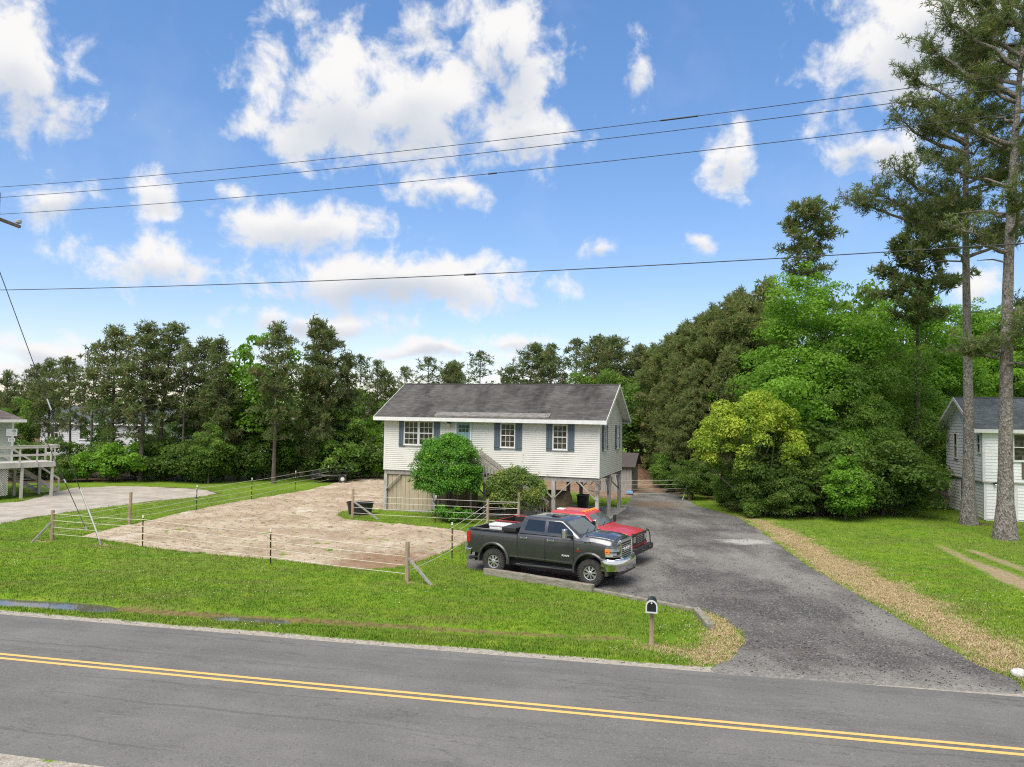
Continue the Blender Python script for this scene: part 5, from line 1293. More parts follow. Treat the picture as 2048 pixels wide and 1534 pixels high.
# ------------------------------------------------------------------ timbers along the drive
def timber(px0, px1, w, h, label, z=0.0):
    a, b = G(*px0), G(*px1); d = b-a
    o = thing('edging_timber', label, 'timber', a, math.atan2(d.y, d.x))
    m = MB(); Ln = d.length; n = 10; vs = []; fs = []
    for i in range(n+1):
        x = Ln*i/n; j = lambda: random.uniform(-.008, .008)
        vs += [(x, -w/2+j(), -.03), (x, w/2+j(), -.03), (x, w/2+j(), h+j()), (x, -w/2+j(), h+j())]
    for i in range(n):
        for k in range(4): a_, b_ = i*4+k, i*4+(k+1) % 4; fs.append((a_, b_, b_+4, a_+4))
    fs += [(3, 2, 1, 0), tuple(range(n*4, n*4+4))]
    ob = m.add(vs, fs).build('beam', M_tie, o, fixn=True, bevel=.012)
    for x in (Ln*.1, Ln*.9): MB().tube([(x, 0, h-.01), (x, 0, h+.012)], .015, 8).build('spike', M_iron, ob)
timber((970, 1148), (1186, 1184), .22, .24, 'thick railway sleeper on the grass beside the charcoal truck')
timber((1188, 1183), (1392, 1223), .15, .10, 'long thin grey timber edging driveway, between sleeper and mailbox')
timber((1392, 1224), (1421, 1258), .22, .15, 'short pale timber lying at the driveway mouth beside straw')
# ------------------------------------------------------------------ mailbox
q = G(1303, 1290); mbx = thing('mailbox', 'black mailbox with silver door rim on a wooden post by the road', 'mailbox', (q.x, q.y, 0), math.radians(-12))
m = MB(); m.span((-.055, -.055, -.1), (.055, .055, .88)); m.build('post', M_post, mbx)
m = MB(); m.span((-.07, -.16, .85), (.07, .12, .90)); m.build('bracket', M_black, mbx)
M_mb = mat('mailbox_black', (.012, .016, .016), .35, .2); M_sil = mat('silver_rim', (.62, .64, .65), .4, .3)
def arch(w, h, n=10): return [(-w, 0), (w, 0)]+[(w*math.cos(math.pi*i/n), h+w*math.sin(math.pi*i/n)) for i in range(n+1)]
def aprism(w, h, y0, y1): return MB().prism(arch(w, h), y0, y1, 'y')
bd = aprism(.125, .16, -.26, .30).build('box', M_mb, mbx, fixn=True, smooth=30); bd.location.z = .90
rimm = MB(); A1, A2 = arch(.15, .16), arch(.115, .16)
n_ = len(A1); vs = [(x, -.30, z-.015 if z == 0 else z) for x, z in A1]+[(x, -.30, z+.02 if z == 0 else z) for x, z in A2]+[(x, -.255, z-.015 if z == 0 else z) for x, z in A1]+[(x, -.255, z+.02 if z == 0 else z) for x, z in A2]
fs = []
for i in range(n_):
    j = (i+1) % n_; fs += [(i, j, j+n_, i+n_), (i+2*n_, i+3*n_, j+3*n_, j+2*n_), (i, i+2*n_, j+2*n_, j), (i+n_, j+n_, j+3*n_, i+3*n_)]
rm_ = rimm.add(vs, fs).build('door_rim', M_sil, mbx, fixn=True); rm_.location.z = .90
dd = aprism(.113, .155, -.285, -.262).build('door', M_mb, mbx, fixn=True); dd.location.z = .905
m = MB(); m.lathe([(.001, -.015), (.022, -.015), (.022, 0)], 10, Matrix.Translation((0, -.286, .235))); m.build('knob', M_sil, dd)
m = MB(); m.span((.1255, -.16, 1.0), (.1285, .08, 1.06)); m.build('side_label', M_sil, mbx)
q = G(2037, 1352); m = MB(); bm = bmesh.new(); bmesh.ops.create_icosphere(bm, subdivisions=3, radius=.16)
for v in bm.verts: v.co *= 1+random.uniform(-.03, .03)+.12*math.sin(v.co.x*21)*math.cos(v.co.y*17); v.co.z *= .7
me = bpy.data.meshes.new('rock'); bm.to_mesh(me); bm.free(); me.materials.append(varied('pale_rock', (.55, .53, .5), (.4, .38, .35), 8, .9)); o = link(bpy.data.objects.new('rock', me)); o.location = (q.x, q.y, .06); tag(o, 'pale round rock where the driveway meets the road', 'rock')

# ------------------------------------------------------------------ paddock fence
M_rope = mat('electric_rope', (.62, .58, .50), .8); M_tpost = mat('steel_t_post', (.03, .032, .03), .6, .3); M_cap = mat('white_cap', (.75, .74, .68), .6); M_ins = mat('yellow_insulator', (.62, .50, .14), .6)
HTS = (.28, .58, .88, 1.17)
def foot(px): q = G(*px); return Vector((q.x, q.y, 0))
def fence(label, posts, group=None, ropes=HTS):
    """posts: (base px, kind, height)"""
    f = thing('rope_fence', label, 'fence', foot(posts[0][0]), 0, group); o0 = f.location.copy()
    prev = None
    for px, kind, hgt in posts:
        p = (foot(px) if not isinstance(px, Vector) else px)-o0
        if kind == 'w':
            m = MB(); lean = random.uniform(-.03, .03)
            m.tube([p+Vector((0, 0, -.2)), p+Vector((lean, 0, hgt))], [.082, .075], 10); m.build('wooden_post', M_post, f, smooth=40)
        elif kind == 't':
            m = MB(); lean = Vector((random.uniform(-.03, .03), 0, 0))
            m.beam(p+Vector((0, 0, -.1)), p+lean+Vector((0, 0, hgt)), .05, .012); m.beam(p+Vector((0, 0, -.1)), p+lean+Vector((0, 0, hgt)), .012, .05); tp = m.build('metal_post', M_tpost, f)
            MB().tube([p+lean+Vector((0, 0, hgt-.09)), p+lean+Vector((0, 0, hgt+.03))], .032, 8).build('cap', M_cap, tp)
            for z in ropes: MB().box(p+lean*(z/hgt)+Vector((0, -.02, z)), (.045, .05, .05)).build('insulator', M_ins, tp)
        if prev is not None and kind != 'x':
            for z in ropes:
                a, b = prev+Vector((0, -.05, z)), p+Vector((0, -.05, z+random.uniform(-.02, .02))); n = 6; sag = .015*(b-a).length/4
                MB().tube([a.lerp(b, i/n)-Vector((0, 0, sag*4*(i/n)*(1-i/n))) for i in range(n+1)], .009, 5).build('rope', M_rope, f)
        prev = p
    return f
def brace(f, px, zt_, px2):
    a = foot(px)+Vector((0, 0, zt_))-f.location; b = foot(px2)-f.location
    MB().beam(a, b, .075, .075).build('brace', M_wood_g, f)
fA = fence('four strand rope fence between sand paddock and roadside lawn', [((104, 1080), 'w', 1.32), ((285, 1094), 't', 1.32), ((541, 1128), 't', 1.32), ((814, 1163), 'w', 1.38)])
brace(fA, (104, 1080), .85, (65, 1084)); brace(fA, (814, 1163), .85, (863, 1171))
fB = fence('rope fence running from the braced post behind the charcoal truck', [((814, 1163), 'n', 1.3), ((904, 1116), 't', 1.42), ((975, 1055), 'w', 1.45), ((1037, 1053), 'w', 1.78)], ropes=(.35, .65, .95, 1.25))
fC = fence('rope fence in front of the tan plank skirt and bushes', [((1037, 1053), 'n', 1.3), ((870, 1046), 't', 1.45), ((705, 1036), 'w', 1.62)], ropes=(.30, .62, .95, 1.28))
brace(fC, (705, 1036), .95, (757, 1039))
fD = fence('long rope fence along the far left side of the paddock', [((104, 1080), 'n', 1.3), ((259, 1048), 'w', 1.62), ((392, 1020), 't', 1.42), ((503, 1000), 't', 1.42), ((590, 980), 't', 1.40), ((656, 966), 't', 1.40), ((753, 955), 'w', 1.42)], ropes=(.3, .62, .94, 1.26))
fE = fence('rope fence gate across the dirt yard beside the stilt house', [((1236, 1003), 'n', 1.3), ((1379, 1000), 'w', 1.75)], ropes=(.55, .85, 1.15, 1.45))
fF = fence('rope fence receding along the woods past the dirt pile', [((1379, 1000), 'n', 1.3), ((1345, 968), 't', 1.4), ((1322, 946), 't', 1.4), ((1310, 935), 'w', 1.4)], ropes=(.5, .85, 1.2))
p = foot((1379, 1000))-fE.location; MB().tube([p+Vector((-.55, -.2, 0)), p+Vector((0, -.05, 1.65))], .03, 6).build('gate_pole', M_cap, fE)
MB().span(p+Vector((.12, -.14, 1.0)), p+Vector((.32, -.02, 1.4))).build('fence_charger', M_black, fE)
a = PL(1378, 949, foot((1379, 1000)), Vector((0, -1, 0)))-fE.location; b = PL(1442, 949, foot((1379, 1000)), Vector((0, -1, 0)))-fE.location
MB().beam(a, b, .06, .10).build('gate_rail', M_post, fE)

# ------------------------------------------------------------------ things round the yard
q = G(711, 1031); tub = MB(); tub.lathe([(.001, .0), (.50, .0), (.56, .02), (.66, .56), (.70, .57), (.70, .62), (.64, .62), (.62, .56), (.53, .05), (.001, .05)], 28, Matrix.Translation((0, 0, 0)) @ Matrix.Rotation(math.pi/2, 4, 'X'))
o = tub.build('water_tub', M_black, None, smooth=40, fixn=True); o.location = (q.x+.15, q.y+.55, .0); o.scale = (1.15, .85, 1.15); tag(o, 'black rubber water tub beside the braced fence post', 'water tub')
# round hay bale and bins under the house
M_hay = mat('hay', (.3, .23, .12), .95); t = NT(M_hay); n1 = t.noise(t.scale(t.obj(), (1.5, 9, 9)), 3.5, 5, .7); t.color(t.mix(t.step(n1, .35, .65), (.20, .155, .075), (.33, .26, .145))); t.bump(n1, .8, .03)
hb = HW_(9.35, 2.3); bl = MB(); bl.lathe([(.001, -.65), (.62, -.66), (.70, -.60), (.73, 0), (.70, .60), (.62, .66), (.001, .65)], 28)
o = bl.build('hay_bale', M_hay, None, smooth=40); P_ = HMI @ PL(1113, 1000, HW_(0, 2.3), Nf); hb = HW_(P_.x+.1, 2.3)
o.location = (hb.x, hb.y, .755); o.rotation_euler = (0, 0, HANG+math.radians(80)); tag(o, 'round hay bale under the raised house', 'hay bale')
def bin_(px, yv, label):
    P_ = HMI @ PL(px, 990, HW_(0, yv), Nf); w_ = HW_(P_.x, yv); b = thing('wheelie_bin', label, 'bin', (w_.x, w_.y, .046), HANG)
    m = MB(); m.add([(-.24, -.27, 0), (.24, -.27, 0), (.24, .27, 0), (-.24, .27, 0), (-.31, -.36, 1.0), (.31, -.36, 1.0), (.31, .36, 1.0), (-.31, .36, 1.0)], [(3, 2, 1, 0), (4, 5, 6, 7), (0, 1, 5, 4), (1, 2, 6, 5), (2, 3, 7, 6), (3, 0, 4, 7)]); m.build('bin_body', M_black, b, bevel=.03)
    MB().span((-.34, -.40, 1.005), (.34, .40, 1.07)).build('lid', mat('bin_lid', (.10, .14, .13), .5), b, bevel=.03)
    for sx in (-.26, .26): MB().lathe([(.001, -.03), (.12, -.03), (.12, .03), (.001, .03)], 14, Matrix.Translation((sx, .32, .12)) @ Matrix.Rotation(math.pi/2, 4, 'Z')).build('wheel', M_tyre, b)
bin_(1166, 3.9, 'dark wheelie bin standing under the raised house by the hay bale')
P_ = HMI @ PL(1192, 966, HW_(0, -.05), Nf)
wr = MB()
for k in range(46):
    a = k*.137*6.28; rr_ = .24+random.uniform(-.07, .09); c_ = Vector((math.cos(a)*rr_, random.uniform(-.05, .02), math.sin(a)*rr_))
    wr.beam(c_-Vector((math.sin(a), .2, -math.cos(a)))*.11, c_+Vector((math.sin(a)*1.1, -.25, -math.cos(a)))*.12+Vector((math.cos(a), 0, math.sin(a)))*.06, .05, .014)
o = wr.build('wreath', varied('dry_wreath', (.10, .075, .05), (.33, .30, .27), 9, .9), None); o.location = HW_(HL-.2, -.10, ZB-.42); o.rotation_euler = (0, 0, HANG); tag(o, 'dried twig wreath hung on the corner stilt', 'wreath')
q = G(1247, 1014); m = MB(); m.span((-.22, -.14, 0), (.22, .14, .07)); o = m.build('paver', M_conc); o.location = (q.x, q.y, .035); o.rotation_euler = (0, 0, .3); tag(o, 'loose concrete block on the gravel by the carport', 'paver')
q = AT(1260, 953, 56); m = MB(); m.lathe([(.001, -.25), (.13, -.25), (.15, -.2), (.15, .2), (.13, .25), (.001, .25)], 14, Matrix.Rotation(1.2, 4, 'Z')); o = m.build('barrel', mat('blue_plastic', (.10, .22, .36), .5), None, smooth=40); o.location = (q.x, 56, .20); tag(o, 'small blue barrel lying on the dirt yard', 'barrel')
q = G(1893, 1017); sh = thing('sawhorse', 'little wooden sawhorse at the corner of the white house', 'sawhorse', (q.x, q.y, 0), .4)
MB().span((-.55, -.05, .78), (.55, .05, .87)).build('top_beam', M_wood_g, sh)
for x in (-.45, .45):
    for s_ in (-1, 1): m = MB(); m.beam((x, 0, .80), (x+.08*(1 if x > 0 else -1), s_*.33, 0), .05, .09); m.build('leg', M_wood_g, sh)
# trailer
q0, q1 = G(626, 967), G(690, 964); tl = thing('utility_trailer', 'black utility trailer with tall rear gate by the hedge', 'trailer', ((q0.x+q1.x)/2, (q0.y+q1.y)/2+.6, 0), math.radians(8))
TLn = (q1-q0).length*.95
fr_ = MB()
for y in (-.85, .85): fr_.span((-TLn/2, y-.04, .50), (TLn/2, y+.04, .60)); fr_.span((-TLn/2, y-.03, .95), (TLn/2, y+.03, 1.01))
for x in np.linspace(-TLn/2, TLn/2, 6):
    for y in (-.85, .85): fr_.span((x-.03, y-.025, .60), (x+.03, y+.025, .95))
    fr_.span((x-.03, -.85, .50), (x+.03, .85, .56))
fr_.build('frame', M_iron, tl)
MB().span((-TLn/2, -.83, .565), (TLn/2, .83, .60)).build('deck', M_wood_g, tl)
gt = MB()
for x in (TLn*.10, TLn*.22): gt.span((x-.025, -.87, .6), (x+.025, -.82, 1.75))
for y in np.linspace(-.82, .82, 7): gt.span((TLn*.5, y-.02, .6), (TLn*.5+.04, y+.02, 1.5))
for z in (.8, 1.1, 1.48): gt.span((TLn*.5, -.84, z), (TLn*.5+.04, .84, z+.04))
gt.build('gate', M_iron, tl)
for y in (-1.0, 1.0):
    wh = MB(); wh.lathe([(.17, -.09), (.30, -.10), (.34, -.05), (.34, .05), (.30, .10), (.17, .09)], 22, Matrix.Translation((TLn*.38, y, .34))); w_ = wh.build('wheel', M_tyre, tl, smooth=40)
    hb_ = MB(); hb_.lathe([(.17, -.07), (.10, -.09), (.001, -.09)], 14, Matrix.Translation((TLn*.38, y, .34))); hb_.build('rim', M_white, w_)
    MB().span((TLn*.38-.45, y-.13, .72), (TLn*.38+.45, y+.13, .76)).build('fender', M_iron, tl)
MB().beam((-TLn/2, 0, .52), (-TLn/2-1.1, 0, .50), .09, .09).build('tongue', M_iron, tl)
MB().span((-TLn/2-.15, -.75, .60), (-TLn/2+.35, -.25, .98)).build('tool_case', M_black, tl)

# ------------------------------------------------------------------ utility pole, guys and wires
M_pole = varied('pole_wood', (.16, .125, .095), (.22, .18, .14), 3, .9, (1, 1, .1))
PX, PY = -22.55, 32.3
pole = thing('utility_pole', 'wooden utility pole with crossarm and grey insulators above the lawn', 'utility pole', (PX, PY, 0))
MB().tube([(0, 0, -.3), (0, 0, 15.2)], [.17, .12], 12).build('shaft', M_pole, pole, smooth=40)
tipz = 14.0
MB().span((.16, -1.1, tipz-.06), (.28, 1.22, tipz+.06)).build('crossarm', M_pole, pole)
M_porc = mat('grey_porcelain', (.38, .40, .42), .25)
ins = []
for y in (-.95, -.30, 1.13):
    m = MB(); m.tube([(.22, y, tipz-.12), (.22, y, tipz+.20)], .012, 6); m.tube([(.22, y, tipz+.12), (.22, y, tipz+.16), (.22, y, tipz+.27), (.22, y, tipz+.31)], [.07, .13, .13, .06], 12); m.build('insulator', M_porc, pole, smooth=40)
M_wire = mat('wire', (.02, .02, .022), .6); M_guard = mat('guy_guard', (.55, .53, .48), .6)
def guy(name, label, base, top, guard):
    g_ = thing(name, label, 'guy wire', base); d = Vector(top)-Vector(base)
    MB().tube([(0, 0, -.1), d], .018, 5).build('cable', M_wire, g_)
    if guard: MB().tube([d*.02, d*(guard/d.length)], .035, 8).build('guard_tube', M_guard, g_)
    MB().tube([d*.48, d*.52], .03, 6).build('strain_insulator', M_porc, g_)
    MB().tube([(-.0, 0, -.15), d*(.25/d.length)], .05, 8).build('anchor', M_wood_g, g_)
gb = G(203, 1090); tp = AT(0, 545, gb.y); d_ = (tp-gb); s_ = (PX-gb.x)/d_.x
guy('guy_wire', 'steel guy wire with white guard tube rising from the lawn', gb, gb+d_*s_, 2.6)
gb2 = G(176, 1062); t2 = AT(0, 680, gb2.y); d_ = t2-gb2; s_ = (PX-gb2.x)/d_.x
guy('guy_wire', 'thin lower guy wire anchored behind the guarded one', gb2, gb2+d_*s_, 0)
A = Vector((PX+.22, PY+1.13, 0)); Bp = Vector((26.0, 16.0, 0)); dpl = (Bp-A); npl = Vector((dpl.y, -dpl.x, 0)).normalized()
def wire(label, pts, off=0.0, r=.012, splice=None):
    P0 = A+npl*off; res = []
    for px, py in pts:
        q = PL(px, py, P0, npl); res.append((((q-P0).dot(dpl)/dpl.length_squared), q.z))
    cf = np.polyfit([a for a, _ in res], [b for _, b in res], 2)
    f = lambda s: P0+dpl*s+Vector((0, 0, float(np.polyval(cf, s))))
    o = thing('power_line', label, 'wire', f(0)); o0 = o.location.copy()
    MB().tube([f(s)-o0 for s in np.linspace(-.12, 1.1, 40)], r, 5).build('cable', M_wire, o)
    if splice:
        q = PL(splice[0], splice[1], P0, npl); s = (q-P0).dot(dpl)/dpl.length_squared; w_ = splice[2]
        MB().tube([f(s-w_)-o0, f(s+w_)-o0], r*2.2, 6).build('splice', M_wire, o)
wire('highest power line crossing the sky', [(0, 374), (800, 303), (1358, 236), (1880, 168)], -.9, splice=(1358, 236, .012))
wire('second power line just under the highest one', [(0, 395), (900, 313), (1850, 198)], -.3)
wire('third power line tied to the tip insulator of the crossarm', [(25, 427), (985, 347), (1840, 250)], 0, splice=(985, 347, .003))
wire('lowest thick cable strung well below the other lines', [(0, 580), (940, 549), (2048, 487)], .3, .016, splice=(940, 549, .004))
# ------------------------------------------------------------------ vegetation
def leafmat(name, dark, light, warm=None, wf=0.0, trans=.35):
    m = bpy.data.materials.new(name); m.use_nodes = True; nt = m.node_tree; b = nt.nodes['Principled BSDF']; t = NT(m)
    tint = t.attr('tint'); clump = t.attr('clump')
    c = t.mix(tint, dark, light)
    if warm: c = t.mix(t.step(clump, 1-wf, 1.0-wf*.4), c, warm)
    n = t.noise(t.pos(), .6, 3, .6); c = t.mix(t.ma('MULTIPLY', t.step(n, .4, .7), .35), c, tuple(x*.6 for x in dark))
    t.color(c); b.inputs['Roughness'].default_value = .55; b.inputs['Specular IOR Level'].default_value = .3
    tr = nt.nodes.new('ShaderNodeBsdfTranslucent'); t.put(tr.inputs[0], t.mix(1.0, c, (1.15, 1.3, .7), 'MULTIPLY'))
    mx = nt.nodes.new('ShaderNodeMixShader'); mx.inputs[0].default_value = trans
    out = nt.nodes['Material Output']; nt.links.new(b.outputs[0], mx.inputs[1]); nt.links.new(tr.outputs[0], mx.inputs[2]); nt.links.new(mx.outputs[0], out.inputs[0])
    return m
M_leaf_bright = leafmat('leaf_bright', (.105, .225, .020), (.25, .44, .05), None, .0, .5)
M_leaf_mid = leafmat('leaf_mid', (.085, .165, .028), (.205, .335, .055), (.30, .37, .075), .3, .5)
M_leaf_dark = leafmat('leaf_dark', (.065, .122, .023), (.155, .25, .042), (.23, .26, .07), .25, .5)
M_leaf_yel = leafmat('leaf_yel', (.17, .26, .025), (.37, .47, .05), (.52, .58, .075), .6, .45)
M_leaf_shrub = leafmat('leaf_shrub', (0.072, 0.136, 0.029), (0.208, 0.288, 0.056), (0.384, 0.384, 0.080), .3)
M_leaf_vine = leafmat('leaf_vine', (0.056, 0.168, 0.019), (0.160, 0.384, 0.035), (0.272, 0.432, 0.048), .2)
M_needle = leafmat('needle', (.085, .125, .046), (.195, .240, .085), (.22, .20, .088), .3, .4)
M_needle_br = leafmat('needle_br', (.105, .145, .054), (.235, .28, .092), (.26, .235, .10), .3, .45)
M_bark = mat('pine_bark', (.2, .16, .13), .95); t = NT(M_bark); v = t.scale(t.obj(), (1, 1, .35)); n1 = t.voro(t.scale(t.obj(), (1, 1, .55)), 15.0); n2 = t.noise(t.obj(), 3, 5, .6); n3 = t.n('ShaderNodeSeparateColor'); t.put(n3.inputs[0], t.voro(t.scale(t.obj(), (1, 1, .55)), 15.0, out='Color'))
c = t.mix(n3.outputs[0], (.12, .102, .088), (.32, .29, .26)); c = t.mix(t.step(t.noise(t.obj(), 22, 4, .75), .40, .66), c, t.mix(1.0, c, (.42, .40, .38), 'MULTIPLY')); c = t.mix(t.ma('MULTIPLY', t.step(n2, .5, .7), .5), c, (.31, .30, .26)); t.color(c); t.bump(n1, .9, .05)
M_bark_d = varied('dark_bark', (.075, .06, .048), (.12, .10, .08), 5, .95, (1, 1, .3))

def unit(v): return v/np.maximum(np.linalg.norm(v, axis=-1, keepdims=True), 1e-9)
def leaf_quads(P, N, size, r, fold=.25):
    """diamond leaves at P facing N"""
    n = len(P); t1 = unit(np.cross(N, unit(r.normal(size=(n, 3))))); t2 = np.cross(N, t1)
    s = size*(.6+.8*r.random(n))[:, None]
    a = P-t1*s*.5; c = P+t1*s*.5; b = P+t2*s*.30+N*s*fold*.3; d = P-t2*s*.30+N*s*fold*.3
    V = np.stack([a, b, c, d], 1).reshape(-1, 3); return V, np.arange(4*n).reshape(-1, 4)
def clump_leaves(C, R, n, size, r, squash=.75, up=.35):
    """leaves on the outside of many clumps; returns V, F, tint, clump"""
    w = R**2; k = r.choice(len(C), n, p=w/w.sum())
    d = unit(r.normal(size=(n, 3))); d[:, 2] = np.where(d[:, 2] < -.35, -d[:, 2], d[:, 2]); d = unit(d)
    rad = R[k]*(.45+.6*r.random(n)**.6)
    P = C[k]+d*rad[:, None]*np.array([1, 1, squash])
    N = unit(d+r.normal(size=(n, 3))*.65+np.array([0, 0, up]))
    V, F = leaf_quads(P, N, size, r)
    ct = r.random(len(C)); tint = np.clip(.5*ct[k]+.5*r.random(n), 0, 1)
    return V, F, np.repeat(tint, 4), np.repeat(ct[k]*.6+r.random(n)*.4, 4)
def limbs(mb, base, targets, r0, r, n=5):
    for tg in targets:
        tg = Vector(tg); mid = base.lerp(tg, .5)+Vector((r.normal(0, .25), r.normal(0, .25), r.normal(0, .2)-.15))
        mb.tube([base, base.lerp(mid, .5)+Vector((0, 0, .05)), mid, mid.lerp(tg, .55), tg], [r0, r0*.8, r0*.55, r0*.35, r0*.12], n)

def broadleaf(name, h, rx, ry, z0, seed, material, n_leaves, leaf, nclump, csize, shape=1.0, trunk_r=.2, lean=0.0, bark=None, pointed=False, droop=0.0):
    r = np.random.default_rng(seed); root = bpy.data.objects.new(name, None); link(root)
    C = []
    zc, rz = (h+z0)/2, (h-z0)/2
    while len(C) < nclump:
        d = unit(r.normal(size=3)); q = r.random()**.30
        p = d*q; z = zc+p[2]*rz
        f = (z-z0)/(h-z0)
        wid = (1-.75*max(0, f-.25)**1.25) if pointed else 1.0
        wob = 1+.28*math.sin(3.1*math.atan2(p[1], p[0])+seed+4*f)+.12*r.normal()
        C.append((p[0]*rx*wid*wob, p[1]*ry*wid*wob, z+droop*(q-.6)))
    C = np.array(C); R = csize*(.55+.8*r.random(nclump))*(1-.35*np.clip((C[:, 2]-zc)/rz, 0, 1))
    C[:, 2] = np.maximum(C[:, 2], z0*.6+.2*R)
    V, F, T, K = clump_leaves(C, R, n_leaves, leaf, r)
    m = MB(); top = Vector((lean, 0, z0+(h-z0)*.55))
    m.tube([(0, 0, -.2), (lean*.2, 0, z0*.5+.2), (lean*.6, 0, z0+(h-z0)*.25), top], [trunk_r*1.25, trunk_r, trunk_r*.7, trunk_r*.3], 8)
    sel = r.choice(nclump, min(nclump, 16), replace=False)
    limbs(m, Vector((lean*.4, 0, z0+(h-z0)*.12)), C[sel[:8]], trunk_r*.45, r); limbs(m, Vector((lean*.6, 0, z0+(h-z0)*.3)), C[sel[8:]], trunk_r*.35, r)
    m.build('trunk', bark or M_bark_d, root, smooth=50)
    mesh_np('crown', V, F, material, root, attrs=dict(tint=T, clump=K))
    return root

def mound(name, h, rx, ry, z0, seed, material, n_leaves, leaf, nclump, csize, trunk_r=.1, flat=.75, top=None, shoots=0, lob=.07):
    """dense rounded shrub: clumps over the outside of a dome"""
    r = np.random.default_rng(seed); root = bpy.data.objects.new(name, None); link(root)
    d = unit(r.normal(size=(nclump, 3))); d[:, 2] = np.where(d[:, 2] < -.55, -d[:, 2], d[:, 2])
    q = .62+.36*r.random(nclump)**.5; a = np.arctan2(d[:, 1], d[:, 0])
    wob = 1+lob*np.sin(3*a+seed)+.05*np.sin(7*a+2*seed)
    zc = z0+(h-z0)*.48; rz = (h-csize*.6-zc); rzl = zc-z0-csize*.4
    sg = np.sign(d); pw = np.abs(d)**flat if flat < .7 else np.abs(d)
    dd = sg*pw; dd = dd/np.maximum(1e-6, np.linalg.norm(dd, axis=1))[:, None]
    hy = np.maximum(np.hypot(dd[:, 0], dd[:, 1]), 1e-6); k_ = np.where(dd[:, 2] < 0, np.maximum(1.0, .88/hy), 1.0); k_ = np.minimum(k_, 2.2); dd[:, 0] *= k_; dd[:, 1] *= k_
    C = np.stack([dd[:, 0]*q*wob*(rx-csize*.5), dd[:, 1]*q*wob*(ry-csize*.5), zc+np.where(dd[:, 2] > 0, dd[:, 2]*rz, dd[:, 2]*rzl)*q], -1)
    R = csize*(.7+.6*r.random(nclump))
    V, F, T, K = clump_leaves(C, R, n_leaves, leaf, r, squash=.85)
    m = MB()
    limbs(m, Vector((0, 0, .0)), C[r.choice(nclump, 14, replace=False)], trunk_r*.6, r); m.tube([(0, 0, -.2), (0, 0, zc)], [trunk_r, trunk_r*.5], 7); m.build('trunk', M_bark_d, root, smooth=50)
    if shoots:
        Ps = []; 
        for k in range(shoots):
            i = r.integers(nclump); b = C[i]+np.array([0, 0, R[i]*.5]); dr = unit(C[i]-np.array([0, 0, zc])+np.array([0, 0, 1.2])+r.normal(size=3)*.4); ln = .3+.5*r.random()
            for s_ in range(14): Ps.append(b+dr*ln*s_/13+r.normal(size=3)*.03)
        v2, f2 = leaf_quads(np.array(Ps), unit(r.normal(size=(len(Ps), 3))+np.array([0, 0, .6])), leaf*.9, r)
        V = np.concatenate([V, v2]); F = np.concatenate([F, f2+len(T)]); T = np.concatenate([T, np.full(len(v2), .8)]); K = np.concatenate([K, np.full(len(v2), .9)])
    if top:
        M2, zt_, rag = top; c = V.reshape(-1, 4, 3).mean(1); sel = c[:, 2]+rag*(np.repeat(r.random(nclump), 1)[r.integers(nclump, size=len(c))]-.5)+1.0*np.sin(c[:, 0]*1.3+seed) > zt_
        for s_, mm, nm in ((~sel, material, 'crown'), (sel, M2, 'blossom')):
            k = int(s_.sum()); mesh_np(nm, V.reshape(-1, 4, 3)[s_].reshape(-1, 3), np.arange(4*k).reshape(-1, 4), mm, root, attrs=dict(tint=T.reshape(-1, 4)[s_].ravel(), clump=K.reshape(-1, 4)[s_].ravel()))
    else: mesh_np('crown', V, F, material, root, attrs=dict(tint=T, clump=K))
    return root

def tufts(P, A, L, n, wid, r, spread=.75):
    """needle tufts: n blades from each P round axis A"""
    m = len(P); k = m*n; p = np.repeat(P, n, 0); a = np.repeat(A, n, 0); l = np.repeat(L, n)*(.7+.5*r.random(k))
    d = unit(a*.55+r.normal(size=(k, 3))*spread)
    tip = p+d*l[:, None]; side = unit(np.cross(d, r.normal(size=(k, 3))))*wid
    mid = p+d*(l*.45)[:, None]
    V = np.stack([p-side*.3, mid-side, tip, mid+side], 1).reshape(-1, 3)
    ct = r.random(m)
    return V, np.arange(4*k).reshape(-1, 4), np.repeat(np.repeat(ct, n)*.55+.45*r.random(k), 4), np.repeat(np.repeat(r.random(m), n), 4)

